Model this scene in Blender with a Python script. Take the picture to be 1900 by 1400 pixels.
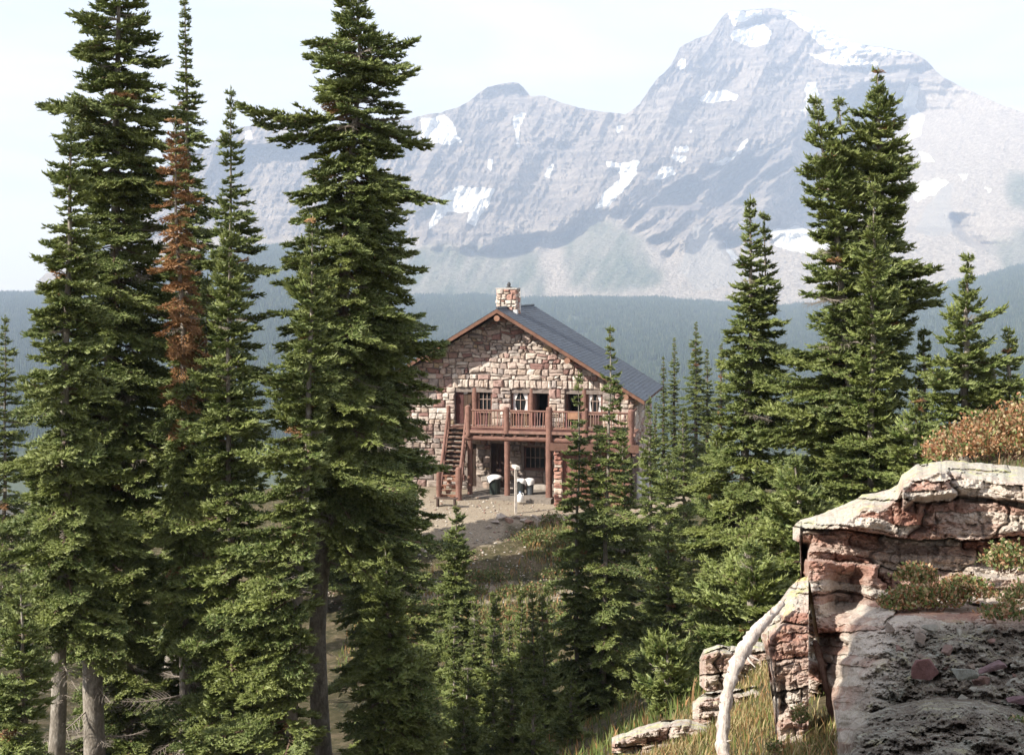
import bpy, math, random
import numpy as np
from mathutils import Vector, Matrix, Euler
from math import sin, cos, pi, radians, sqrt, atan2

scene = bpy.context.scene
COL = scene.collection
for _o in list(bpy.data.objects):
    bpy.data.objects.remove(_o, do_unlink=True)

# ------------------------------------------------------------------ camera
FPX, CX, CY, HORIZ = 2400.0, 950.0, 700.0, 525.0      # in pixels of the 1900 x 1400 photograph
PITCH = math.atan((CY - HORIZ) / FPX)
cam_data = bpy.data.cameras.new('camera')
cam = bpy.data.objects.new('camera', cam_data)
COL.objects.link(cam)
cam.location = (0, 0, 0)
cam.rotation_euler = (pi / 2 - PITCH, 0, 0)
cam_data.sensor_width = 36.0
cam_data.lens = 36.0 * FPX / 1900.0
cam_data.clip_start = 0.1
cam_data.clip_end = 40000
scene.camera = cam

# ------------------------------------------------------------------ sun and sky
SUN_EL, SUN_AZ = radians(36), radians(62)              # azimuth: to the left of straight-behind the camera
SUNV = Vector((-sin(SUN_AZ) * cos(SUN_EL), -cos(SUN_AZ) * cos(SUN_EL), sin(SUN_EL)))
sun_data = bpy.data.lights.new('sun', 'SUN')
sun_data.energy = 5.0
sun_data.angle = radians(0.53)
sun_data.color = (1.0, 0.95, 0.89)
sun = bpy.data.objects.new('sun', sun_data)
COL.objects.link(sun)
sun.rotation_euler = SUNV.to_track_quat('Z', 'Y').to_euler()

world = bpy.data.worlds.new('World')
scene.world = world
world.use_nodes = True
wn, wl = world.node_tree.nodes, world.node_tree.links
wn.clear()
w_out = wn.new('ShaderNodeOutputWorld')
w_bg = wn.new('ShaderNodeBackground')
w_bg.inputs['Strength'].default_value = 0.063
w_sky = wn.new('ShaderNodeTexSky')
w_sky.sky_type = 'NISHITA'
w_sky.sun_disc = False
w_sky.sun_elevation = SUN_EL
w_sky.sun_rotation = math.atan2(SUNV.x, SUNV.y)
w_sky.altitude = 2000
w_sky.air_density = 1.0
w_sky.dust_density = 1.6
w_sky.ozone_density = 1.0
# thin high cloud veil over the whole sky
w_co = wn.new('ShaderNodeTexCoord')
w_map = wn.new('ShaderNodeMapping'); w_map.inputs['Scale'].default_value = (1.3, 1.3, 7.0)
w_map.inputs['Rotation'].default_value = (0.0, radians(7), 0.3)
w_noise = wn.new('ShaderNodeTexNoise'); w_noise.inputs['Scale'].default_value = 2.4
w_noise.inputs['Detail'].default_value = 7; w_noise.inputs['Roughness'].default_value = 0.55
w_noise.inputs['Distortion'].default_value = 0.6
w_ramp = wn.new('ShaderNodeValToRGB')
w_ramp.color_ramp.elements[0].position = 0.30; w_ramp.color_ramp.elements[0].color = (0.30, 0.30, 0.30, 1)
w_ramp.color_ramp.elements[1].position = 0.66; w_ramp.color_ramp.elements[1].color = (0.92, 0.92, 0.92, 1)
w_mix = wn.new('ShaderNodeMix'); w_mix.data_type = 'RGBA'
w_mix.inputs[7].default_value = (8.6, 7.9, 7.7, 1)
wl.new(w_co.outputs['Generated'], w_map.inputs['Vector'])
wl.new(w_map.outputs['Vector'], w_noise.inputs['Vector'])
wl.new(w_noise.outputs['Fac'], w_ramp.inputs['Fac'])
wl.new(w_ramp.outputs['Color'], w_mix.inputs[0])
wl.new(w_sky.outputs['Color'], w_mix.inputs[6])
wl.new(w_mix.outputs[2], w_bg.inputs['Color'])
wl.new(w_bg.outputs['Background'], w_out.inputs['Surface'])

scene.view_settings.view_transform = 'Standard'
scene.view_settings.look = 'None'
scene.view_settings.exposure = 1.12
scene.view_settings.gamma = 1.0
scene.view_settings.use_curve_mapping = False
scene.cycles.use_denoising = True
scene.cycles.max_bounces = 6
scene.cycles.diffuse_bounces = 3
scene.cycles.glossy_bounces = 2
scene.cycles.transmission_bounces = 4
scene.cycles.transparent_max_bounces = 8
scene.cycles.volume_bounces = 1
HAZE_DENSITY = 1.32e-4

# ------------------------------------------------------------------ helpers
def ray(px, py):
    a, b = (px - CX) / FPX, (CY - py) / FPX
    y = cos(PITCH) + b * sin(PITCH)
    z = -sin(PITCH) + b * cos(PITCH)
    return a / y, z / y                                # x and z per metre of forward distance

def W(px, py, d):
    rx, rz = ray(px, py)
    return Vector((rx * d, d, rz * d))

def np_mesh(name, verts, faces, mats=(), smooth=False, mat_idx=None, attrs=None):
    """mesh out of numpy arrays; faces all triangles (n,3) or all quads (n,4)"""
    me = bpy.data.meshes.new(name)
    verts = np.asarray(verts, dtype=np.float32).reshape(-1, 3)
    faces = np.asarray(faces, dtype=np.int32)
    k = faces.shape[1]
    me.vertices.add(len(verts)); me.vertices.foreach_set('co', verts.ravel())
    me.loops.add(faces.size); me.loops.foreach_set('vertex_index', faces.ravel())
    me.polygons.add(len(faces))
    me.polygons.foreach_set('loop_start', np.arange(0, faces.size, k, dtype=np.int32))
    me.polygons.foreach_set('use_smooth', np.full(len(faces), bool(smooth)))
    for m in mats:
        me.materials.append(m)
    if mat_idx is not None:
        me.polygons.foreach_set('material_index', np.asarray(mat_idx, dtype=np.int32))
    for an, av in (attrs or {}).items():
        av = np.asarray(av, dtype=np.float32)
        if av.ndim == 1:
            a = me.attributes.new(an, 'FLOAT', 'POINT'); a.data.foreach_set('value', av)
        elif av.shape[1] == 3:
            a = me.attributes.new(an, 'FLOAT_VECTOR', 'POINT'); a.data.foreach_set('vector', av.ravel())
        else:
            a = me.attributes.new(an, 'FLOAT_COLOR', 'POINT'); a.data.foreach_set('color', av.ravel())
    me.update(calc_edges=True)
    me.validate()
    return me

class MB:
    """collects shapes, then links them as ONE mesh object"""
    def __init__(self):
        self.v, self.f, self.c, self.cur = [], [], [], (1, 1, 1, 1)
    def color(self, c):
        self.cur = (c[0], c[1], c[2], 1.0); return self
    def add(self, vs, fs):
        n = len(self.v)
        self.v.extend([tuple(x) for x in vs]); self.c.extend([self.cur] * len(vs))
        self.f.extend([tuple(i + n for i in f) for f in fs])
        return self
    def box(self, x0, x1, y0, y1, z0, z1, M=None):
        vs = [Vector(p) for p in ((x0,y0,z0),(x1,y0,z0),(x1,y1,z0),(x0,y1,z0),(x0,y0,z1),(x1,y0,z1),(x1,y1,z1),(x0,y1,z1))]
        if M is not None: vs = [M @ p for p in vs]
        return self.add(vs, [(0,3,2,1),(4,5,6,7),(0,1,5,4),(1,2,6,5),(2,3,7,6),(3,0,4,7)])
    def bar(self, a, b, w, h, up=(0, 0, 1)):
        a, b = Vector(a), Vector(b); d = (b - a); L = d.length; d.normalize()
        s = d.cross(Vector(up)); s = s.normalized() if s.length > 1e-6 else Vector((1, 0, 0))
        u = s.cross(d)
        M = Matrix((s, d, u)).transposed().to_4x4(); M.translation = a
        return self.box(-w/2, w/2, 0, L, -h/2, h/2, M)
    def tube(self, pts, rads, n=8, cap=True, jit=0.0, rng=random):
        pts = [Vector(p) for p in pts]; rings = []
        vs, fs = [], []
        for i, p in enumerate(pts):
            d = (pts[min(i+1, len(pts)-1)] - pts[max(i-1, 0)]).normalized()
            ref = Vector((0, 1, 0)) if abs(d.y) < 0.9 else Vector((1, 0, 0))
            s = d.cross(ref).normalized(); u = s.cross(d)
            for k in range(n):
                a = 2*pi*k/n; r = rads[i] * (1 + (rng.uniform(-jit, jit) if jit else 0))
                vs.append(p + (s*cos(a) + u*sin(a)) * r)
        for i in range(len(pts)-1):
            for k in range(n):
                fs.append((i*n+k, i*n+(k+1)%n, (i+1)*n+(k+1)%n, (i+1)*n+k))
        if cap:
            fs.append(tuple(range(n))[::-1]); fs.append(tuple((len(pts)-1)*n + k for k in range(n)))
        return self.add(vs, fs)
    def build(self, name, mat, parent=None, smooth=False, link=True):
        me = bpy.data.meshes.new(name)
        me.from_pydata(self.v, [], self.f)
        if mat is not None: me.materials.append(mat)
        a = me.attributes.new('col', 'FLOAT_COLOR', 'POINT')
        a.data.foreach_set('color', np.asarray(self.c, dtype=np.float32).ravel())
        if smooth:
            me.polygons.foreach_set('use_smooth', np.ones(len(me.polygons), dtype=bool))
        me.update()
        o = bpy.data.objects.new(name, me)
        COL.objects.link(o)
        if parent is not None: o.parent = parent
        return o

def obj(name, me, parent=None, loc=None):
    o = bpy.data.objects.new(name, me)
    COL.objects.link(o)
    if parent is not None: o.parent = parent
    if loc is not None: o.location = loc
    return o

def tag(o, label=None, cat=None, group=None, kind=None):
    if label: o['label'] = label
    if cat: o['category'] = cat
    if group: o['group'] = group
    if kind: o['kind'] = kind
    return o

def empty(name, loc, rz=0.0):
    o = bpy.data.objects.new(name, None); COL.objects.link(o)
    o.location = loc; o.rotation_euler = (0, 0, rz); o.empty_display_size = 0.3
    return o

def copy_tree(o, parent=None):
    c = o.copy(); COL.objects.link(c); c.parent = parent
    for ch in list(o.children):
        copy_tree(ch, c)
    return c

def srgb(r, g, b):
    f = lambda c: (c/255/12.92) if c/255 <= 0.04045 else ((c/255+0.055)/1.055)**2.4
    return (f(r), f(g), f(b), 1.0)

# value noise in numpy (vectorised fBm)
_rs = np.random.RandomState(11)
_perm = _rs.rand(64, 64, 64).astype(np.float32)
def vnoise(x, y, z=0.0):
    x, y, z = np.broadcast_arrays(np.asarray(x, float), np.asarray(y, float), np.asarray(z, float))
    xi, yi, zi = np.floor(x).astype(int), np.floor(y).astype(int), np.floor(z).astype(int)
    fx, fy, fz = x-xi, y-yi, z-zi
    fx, fy, fz = fx*fx*(3-2*fx), fy*fy*(3-2*fy), fz*fz*(3-2*fz)
    def g(a, b, c): return _perm[(xi+a) & 63, (yi+b) & 63, (zi+c) & 63]
    l = lambda a, b, t: a + (b-a)*t
    return l(l(l(g(0,0,0), g(1,0,0), fx), l(g(0,1,0), g(1,1,0), fx), fy),
             l(l(g(0,0,1), g(1,0,1), fx), l(g(0,1,1), g(1,1,1), fx), fy), fz) * 2 - 1
def fbm(x, y, z=0.0, octs=5, rough=0.5, ridged=False):
    s, a, f, t = 0.0, 1.0, 1.0, 0.0
    for i in range(octs):
        n = vnoise(np.asarray(x)*f + 17.3*i, np.asarray(y)*f + 5.1*i, np.asarray(z)*f + 9.7*i)
        if ridged: n = 1 - 2*np.abs(n)
        s = s + n*a; t += a; a *= rough; f *= 2.03
    return s / t

# ------------------------------------------------------------------ material helpers
def new_mat(name, rough=0.8, spec=0.3):
    m = bpy.data.materials.new(name); m.use_nodes = True
    b = m.node_tree.nodes['Principled BSDF']
    b.inputs['Roughness'].default_value = rough
    b.inputs['Specular IOR Level'].default_value = spec
    return m, m.node_tree.nodes, m.node_tree.links, b

def n_noise(n, l, scale, detail=5, rough=0.55, coord=None, dist=0.0, stretch=None):
    t = n.new('ShaderNodeTexNoise'); t.inputs['Scale'].default_value = scale
    t.inputs['Detail'].default_value = detail; t.inputs['Roughness'].default_value = rough
    t.inputs['Distortion'].default_value = dist
    if coord is not None:
        if stretch is not None:
            mp = n.new('ShaderNodeMapping'); mp.inputs['Scale'].default_value = stretch
            l.new(coord, mp.inputs['Vector']); l.new(mp.outputs['Vector'], t.inputs['Vector'])
        else:
            l.new(coord, t.inputs['Vector'])
    return t.outputs['Fac']

def n_ramp(n, l, fac, stops, interp='LINEAR'):
    r = n.new('ShaderNodeValToRGB'); cr = r.color_ramp; cr.interpolation = interp
    while len(cr.elements) > 1: cr.elements.remove(cr.elements[-1])
    for i, (p, c) in enumerate(stops):
        e = cr.elements[0] if i == 0 else cr.elements.new(p)
        e.position = p
        e.color = (c, c, c, 1) if isinstance(c, (int, float)) else (c[0], c[1], c[2], 1)
    l.new(fac, r.inputs['Fac'])
    return r.outputs['Color']

def n_mix(n, l, fac, a, b, blend='MIX'):
    m = n.new('ShaderNodeMix'); m.data_type = 'RGBA'; m.blend_type = blend
    for sock, v in ((m.inputs[0], fac), (m.inputs[6], a), (m.inputs[7], b)):
        if hasattr(v, 'is_linked') or isinstance(v, bpy.types.NodeSocket): l.new(v, sock)
        elif isinstance(v, (int, float)): sock.default_value = v if sock.type == 'VALUE' else (v, v, v, 1)
        else: sock.default_value = (v[0], v[1], v[2], 1)
    return m.outputs[2]

def n_bump(n, l, b, height, strength=0.5, dist=0.05):
    u = n.new('ShaderNodeBump'); u.inputs['Strength'].default_value = strength
    u.inputs['Distance'].default_value = dist
    l.new(height, u.inputs['Height']); l.new(u.outputs['Normal'], b.inputs['Normal'])

def n_attr(n, name):
    a = n.new('ShaderNodeAttribute'); a.attribute_name = name
    return a

def obj_coord(n):
    return n.new('ShaderNodeTexCoord').outputs['Object']
def pos_coord(n):
    return n.new('ShaderNodeNewGeometry').outputs['Position']
# ------------------------------------------------------------------ terrain heights near the camera
def wz(px, py, d):
    v = W(px, py, d); return (v.x, v.y, v.z)
_CP = [
    (0, 0, -1.65), (0, -12, -0.4), (14, -10, 0.5), (-14, -10, -2.5), (12, 0, 0.6), (-12, 0, -4.2), (30, 0, 3), (-30, 0, -10),
    (-6, 8, -4.6), (-4, 13, -7.2), (-9, 18, -8.8), (-2, 4.5, -2.5), (0.2, 6, -2.7), (0.0, 10, -5.0),
    wz(1080, 1430, 8.0), wz(1200, 1402, 8.4), wz(1330, 1400, 8.2), wz(1340, 1300, 9.7), wz(1370, 1240, 11.3), wz(1240, 1300, 13),
    wz(1120, 1500, 13.5), wz(1000, 1620, 15), wz(1250, 1290, 17), wz(1120, 1420, 22),
    wz(1700, 1330, 7), wz(1880, 1330, 7), wz(1700, 1020, 11), wz(1880, 960, 11),
    wz(200, 1470, 24), wz(600, 1460, 24), wz(420, 1455, 24), wz(0, 1440, 24), wz(-250, 1350, 26),
    wz(300, 1405, 32), wz(650, 1400, 32), wz(20, 1300, 34), wz(900, 1450, 27), wz(900, 1395, 35), wz(1100, 1370, 35),
    wz(1250, 1250, 30), wz(900, 1240, 42), wz(1100, 1235, 42), wz(700, 1240, 42), wz(1300, 1150, 42),
    wz(930, 1132, 50), wz(760, 1120, 50), wz(1100, 1120, 50), wz(930, 1050, 55), wz(760, 1050, 55), wz(1150, 1040, 55),
    wz(930, 968, 59.5), wz(760, 965, 59.5), wz(1150, 968, 59.5), wz(930, 934, 62.5), wz(760, 928, 62.5), wz(1150, 934, 62.5),
    wz(930, 915, 66), wz(700, 905, 66), wz(1200, 915, 66), wz(930, 905, 74), wz(1300, 910, 74), wz(600, 880, 74),
    wz(1380, 1230, 26), wz(1600, 1035, 25), wz(1500, 1120, 25), wz(1800, 850, 22), wz(1950, 780, 24), wz(1720, 930, 25), wz(1500, 1000, 34),
    wz(1300, 1000, 55), wz(1650, 850, 45), wz(1700, 830, 60), wz(1900, 760, 45), wz(2200, 700, 40),
    wz(300, 1150, 55), wz(0, 1050, 55), wz(-300, 1100, 45),
    wz(950, 980, 95), wz(1400, 960, 100), wz(500, 960, 95), wz(0, 1000, 95), wz(1900, 860, 95), wz(-500, 1000, 95), wz(2300, 800, 95),
]
_CP = np.array(_CP)
def _tps_fit(P, lam=0.6):
    n = len(P); X = P[:, :2]
    d = np.sqrt(((X[:, None] - X[None])**2).sum(-1))
    K = d * 1.0                                          # linear kernel: no overshoot
    A = np.zeros((n+3, n+3)); A[:n, :n] = K - lam*np.eye(n)*1.0
    A[:n, n] = 1; A[:n, n+1:] = X; A[n, :n] = 1; A[n+1:, :n] = X.T
    return np.linalg.solve(A, np.concatenate([P[:, 2], np.zeros(3)]))
_TW = _tps_fit(_CP)
def ground_smooth(x, y):
    x, y = np.asarray(x, float), np.asarray(y, float)
    sh = np.broadcast(x, y).shape
    X = np.stack(np.broadcast_arrays(x, y), -1).reshape(-1, 2)
    d = np.sqrt(((X[:, None] - _CP[None, :, :2])**2).sum(-1) + 0.05)
    n = len(_CP)
    return (d @ _TW[:n] + _TW[n] + X @ _TW[n+1:]).reshape(sh)
def ground_z(x, y):
    z = ground_smooth(x, y)
    r = np.minimum(1.0, np.asarray(y, float)/18 + 0.35)
    rough = 0.22*fbm(np.asarray(x)*0.35, np.asarray(y)*0.35, 0.3, 4) + 0.05*fbm(np.asarray(x)*1.9, np.asarray(y)*1.9, 2.3, 3)
    flat = np.exp(-(((np.asarray(x)-0.0)/11)**2 + ((np.asarray(y)-66)/5.5)**2)**2)   # gravel terrace is smooth
    return z + rough * np.clip(r, 0.3, 1) * (1 - 0.9*flat)
def gz(x, y): return float(ground_z(np.array([x]), np.array([y]))[0])

# near ground: one sheet, fine where it is seen
def build_ground():
    ys = np.concatenate([np.linspace(-30, 3, 14), np.linspace(4, 20, 55), np.linspace(20.6, 75, 120), np.linspace(77, 110, 16)])
    ss = np.linspace(-1, 1, 190)
    X = np.zeros((len(ys), len(ss))); Y = np.zeros_like(X)
    for i, y in enumerate(ys):
        w = max(26, 0.62*abs(y)+14)
        X[i] = ss*w; Y[i] = y
    Z = ground_z(X, Y)
    # beyond the near field the hill drops into the valley
    far_y = np.array([125, 160, 230, 340, 520, 760, 1000, 1250])
    far_z = np.array([-26, -45, -85, -130, -180, -215, -235, -215])
    Xf = np.outer(0.75*far_y + 20, ss); Yf = np.repeat(far_y[:, None], len(ss), 1)
    Zf = np.repeat(far_z[:, None].astype(float), len(ss), 1) + 8*fbm(Xf*0.01, Yf*0.01, 1.0, 3)
    X = np.vstack([X, Xf]); Y = np.vstack([Y, Yf]); Z = np.vstack([Z, Zf])
    nr, nc = X.shape
    idx = np.arange(nr*nc).reshape(nr, nc)
    f = np.stack([idx[:-1, :-1], idx[:-1, 1:], idx[1:, 1:], idx[1:, :-1]], -1).reshape(-1, 4)
    # gravel mask : terrace in front of the chalet and pale path patches
    gx, gy = X, Y
    m = np.exp(-(((gx+0.4)/9.5)**4 + ((gy-64)/5.2)**4))
    m = np.maximum(m, 0.9*np.exp(-(((gx+3.5)/3.0)**2 + ((gy-60)/2.4)**2)))
    m = np.maximum(m, 0.62*np.exp(-(((gx+1.0)/6)**4 + ((gy-52.0)/1.8)**2)))
    m = np.maximum(m, 0.95*np.exp(-(((gx+4.2)/4.2)**4 + ((gy-59.3)/2.8)**4)))
    m = np.clip(m + 0.15*fbm(gx*0.6, gy*0.6, 5.0, 3), 0, 1)
    me = np_mesh('ground', np.stack([X, Y, Z], -1), f, (M_GROUND,), True, attrs={'gravel': m.ravel()})
    o = obj('ground', me); tag(o, kind='structure')
    return o

def mat_ground():
    m, n, l, b = new_mat('ground_soil', 0.95, 0.1)
    c = pos_coord(n)
    big = n_noise(n, l, 0.8, 6, 0.6, c)
    fine = n_noise(n, l, 14.0, 5, 0.7, c)
    soil_or_shade = n_ramp(n, l, big, [(0.3, (0.025, 0.030, 0.014)), (0.5, (0.07, 0.062, 0.032)), (0.7, (0.14, 0.11, 0.07))])
    soil_or_shade = n_mix(n, l, n_ramp(n, l, fine, [(0.35, 0.75), (0.5, 0.0)]), soil_or_shade, (0.03, 0.028, 0.018))
    soil_or_shade = n_mix(n, l, n_ramp(n, l, n_noise(n, l, 4.5, 5, 0.75, c), [(0.52, 0.0), (0.62, 0.6)]), soil_or_shade, (0.19, 0.155, 0.10))
    grav = n_ramp(n, l, fine, [(0.3, (0.17, 0.145, 0.115)), (0.55, (0.34, 0.285, 0.215)), (0.75, (0.48, 0.42, 0.335))])
    grav2 = n_mix(n, l, n_ramp(n, l, big, [(0.35, 0.0), (0.6, 0.3)]), grav, (0.17, 0.145, 0.105))
    a = n_attr(n, 'gravel')
    edge = n.new('ShaderNodeMath'); edge.operation = 'ADD'
    l.new(a.outputs['Fac'], edge.inputs[0])
    nn = n.new('ShaderNodeMath'); nn.operation = 'MULTIPLY_ADD'; nn.inputs[1].default_value = 0.5; nn.inputs[2].default_value = -0.25
    l.new(n_noise(n, l, 3.0, 5, 0.7, c), nn.inputs[0]); l.new(nn.outputs[0], edge.inputs[1])
    fac = n_ramp(n, l, edge.outputs[0], [(0.35, 0.0), (0.55, 1.0)])
    l.new(n_mix(n, l, fac, soil_or_shade, grav2), b.inputs['Base Color'])
    n_bump(n, l, b, fine, 0.6, 0.03)
    return m
M_GROUND = mat_ground()
ground = build_ground()

# ------------------------------------------------------------------ conifers
def mat_needles(name, stops, tipc, brown=False):
    m, n, l, b = new_mat(name, 0.55, 0.35)
    oi = n.new('ShaderNodeObjectInfo')
    c = pos_coord(n)
    ns = n_noise(n, l, 0.55, 3, 0.6, c)
    ns2 = n_noise(n, l, 6.0, 2, 0.6, c)
    f = n.new('ShaderNodeMath'); f.operation = 'MULTIPLY_ADD'; f.inputs[1].default_value = 0.45
    l.new(oi.outputs['Random'], f.inputs[0])
    f2 = n.new('ShaderNodeMath'); f2.operation = 'MULTIPLY'; f2.inputs[1].default_value = 0.55
    l.new(ns, f2.inputs[0]); l.new(f2.outputs[0], f.inputs[2])
    col = n_ramp(n, l, f.outputs[0], stops)
    a = n_attr(n, 't')
    tip = n_ramp(n, l, a.outputs['Fac'], [(0.35, 0.0), (1.0, 0.75)])
    col = n_mix(n, l, tip, col, tipc)
    col = n_mix(n, l, n_ramp(n, l, ns2, [(0.35, 0.0), (0.7, 0.35)]), col, stops[0][1])
    l.new(col, b.inputs['Base Color'])
    tr = n.new('ShaderNodeBsdfTranslucent'); l.new(col, tr.inputs['Color'])
    mx = n.new('ShaderNodeMixShader'); mx.inputs[0].default_value = 0.10
    l.new(b.outputs[0], mx.inputs[1]); l.new(tr.outputs[0], mx.inputs[2])
    l.new(mx.outputs[0], n['Material Output'].inputs['Surface'])
    return m
M_NEEDLE = mat_needles('fir_needles', [(0.15, (0.038, 0.060, 0.012)), (0.40, (0.080, 0.118, 0.024)), (0.60, (0.155, 0.185, 0.038)), (0.85, (0.11, 0.165, 0.055))], (0.42, 0.46, 0.18))
M_BROWN = mat_needles('dead_needles', [(0.15, (0.16, 0.08, 0.035)), (0.5, (0.30, 0.155, 0.065)), (0.8, (0.38, 0.21, 0.09))], (0.46, 0.27, 0.12))
def mat_bark(name, dark, light, pale):
    m, n, l, b = new_mat(name, 0.9, 0.15)
    c = obj_coord(n)
    a = n_noise(n, l, 5.0, 6, 0.65, c, 0.4, (1, 1, 0.45))
    q = n_noise(n, l, 26.0, 4, 0.6, c, 0.0, (1, 1, 0.5))
    col = n_ramp(n, l, a, [(0.3, dark), (0.5, light), (0.68, pale)])
    col = n_mix(n, l, n_ramp(n, l, q, [(0.35, 0.55), (0.6, 0.0)]), col, dark)
    l.new(col, b.inputs['Base Color'])
    n_bump(n, l, b, q, 0.6, 0.03)
    return m
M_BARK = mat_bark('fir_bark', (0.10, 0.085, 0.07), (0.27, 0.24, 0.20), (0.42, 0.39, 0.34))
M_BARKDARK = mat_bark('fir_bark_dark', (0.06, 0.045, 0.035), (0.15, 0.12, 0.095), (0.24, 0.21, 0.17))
M_TWIG, _n, _l, _b = new_mat('twig_wood', 0.9, 0.1); _b.inputs['Base Color'].default_value = (0.17, 0.12, 0.085, 1)
M_TWIGGREY, _n, _l, _b = new_mat('twig_grey', 0.9, 0.1); _b.inputs['Base Color'].default_value = (0.30, 0.26, 0.22, 1)

def shoots_mesh(P, D, L, rng, r=0.020, nl=0.036, needles=8, t0=None):
    """P start points, D unit directions, L lengths -> verts, tris, t"""
    n = len(P)
    up = np.tile([0, 0, 1.0], (n, 1))
    S = np.cross(D, up); S /= np.linalg.norm(S, axis=1, keepdims=True) + 1e-9
    U = np.cross(S, D)
    Q = P + D*L[:, None]
    a = rng.rand(n)*6.28
    mid = P + D*(L*0.35)[:, None]
    vs = [P]; ts = [np.zeros(n)]
    for k in range(3):
        ang = a + k*2.094
        vs.append(mid + (S*np.cos(ang)[:, None] + U*np.sin(ang)[:, None]) * r); ts.append(np.full(n, 0.3))
    vs.append(Q); ts.append(np.ones(n))
    base = 5
    for j in range(needles):
        f = 0.06 + 0.92*(j + rng.rand(n)*0.8)/needles
        f = np.minimum(f, 1.0)
        ang = np.where(rng.rand(n) < 0.5, 0, pi) + rng.uniform(-0.25, 0.9, n)*np.where(rng.rand(n) < 0.5, 1, 1)
        ang = rng.uniform(-0.5, pi+0.5, n)                # needles sweep up and to the sides
        out = S*np.cos(ang)[:, None] + U*np.sin(ang)[:, None]
        p = P + D*(L*f)[:, None]
        ln = nl*rng.uniform(0.8, 1.25, n)
        tipp = p + out*(ln*0.8)[:, None] + D*(ln*0.75)[:, None]
        wv = np.cross(out, D)*0.3 + D*0.95
        wv = wv*(0.011)
        vs += [p - wv, p + wv, tipp]
        ts += [f*0.6, f*0.6, np.minimum(1, f*0.7+0.3)]
    K = 5 + 3*needles
    V = np.stack(vs, 1).reshape(-1, 3)
    T = np.stack(ts, 1).reshape(-1)
    loc = [(0, 2, 1), (0, 3, 2), (0, 1, 3), (1, 2, 4), (2, 3, 4), (3, 1, 4)] + [(5+3*j, 6+3*j, 7+3*j) for j in range(needles)]
    F = (np.arange(n)[:, None, None]*K + np.array(loc)[None]).reshape(-1, 3)
    return V, F, T

def stick(pa, pb, ra, rb):
    """3-sided sticks between arrays of points"""
    n = len(pa); D = pb-pa; D /= np.linalg.norm(D, axis=1, keepdims=True)+1e-9
    S = np.cross(D, np.tile([0.1, 0.2, 1.0], (n, 1))); S /= np.linalg.norm(S, axis=1, keepdims=True)+1e-9
    U = np.cross(S, D)
    vs = []
    for (p, r) in ((pa, ra), (pb, rb)):
        for k in range(3):
            vs.append(p + (S*cos(k*2.094) + U*sin(k*2.094))*np.asarray(r).reshape(-1, 1))
    V = np.stack(vs, 1).reshape(-1, 3)
    loc = [(0, 1, 4), (0, 4, 3), (1, 2, 5), (1, 5, 4), (2, 0, 3), (2, 3, 5)]
    F = (np.arange(n)[:, None, None]*6 + np.array(loc)[None]).reshape(-1, 3)
    return V, F

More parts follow.
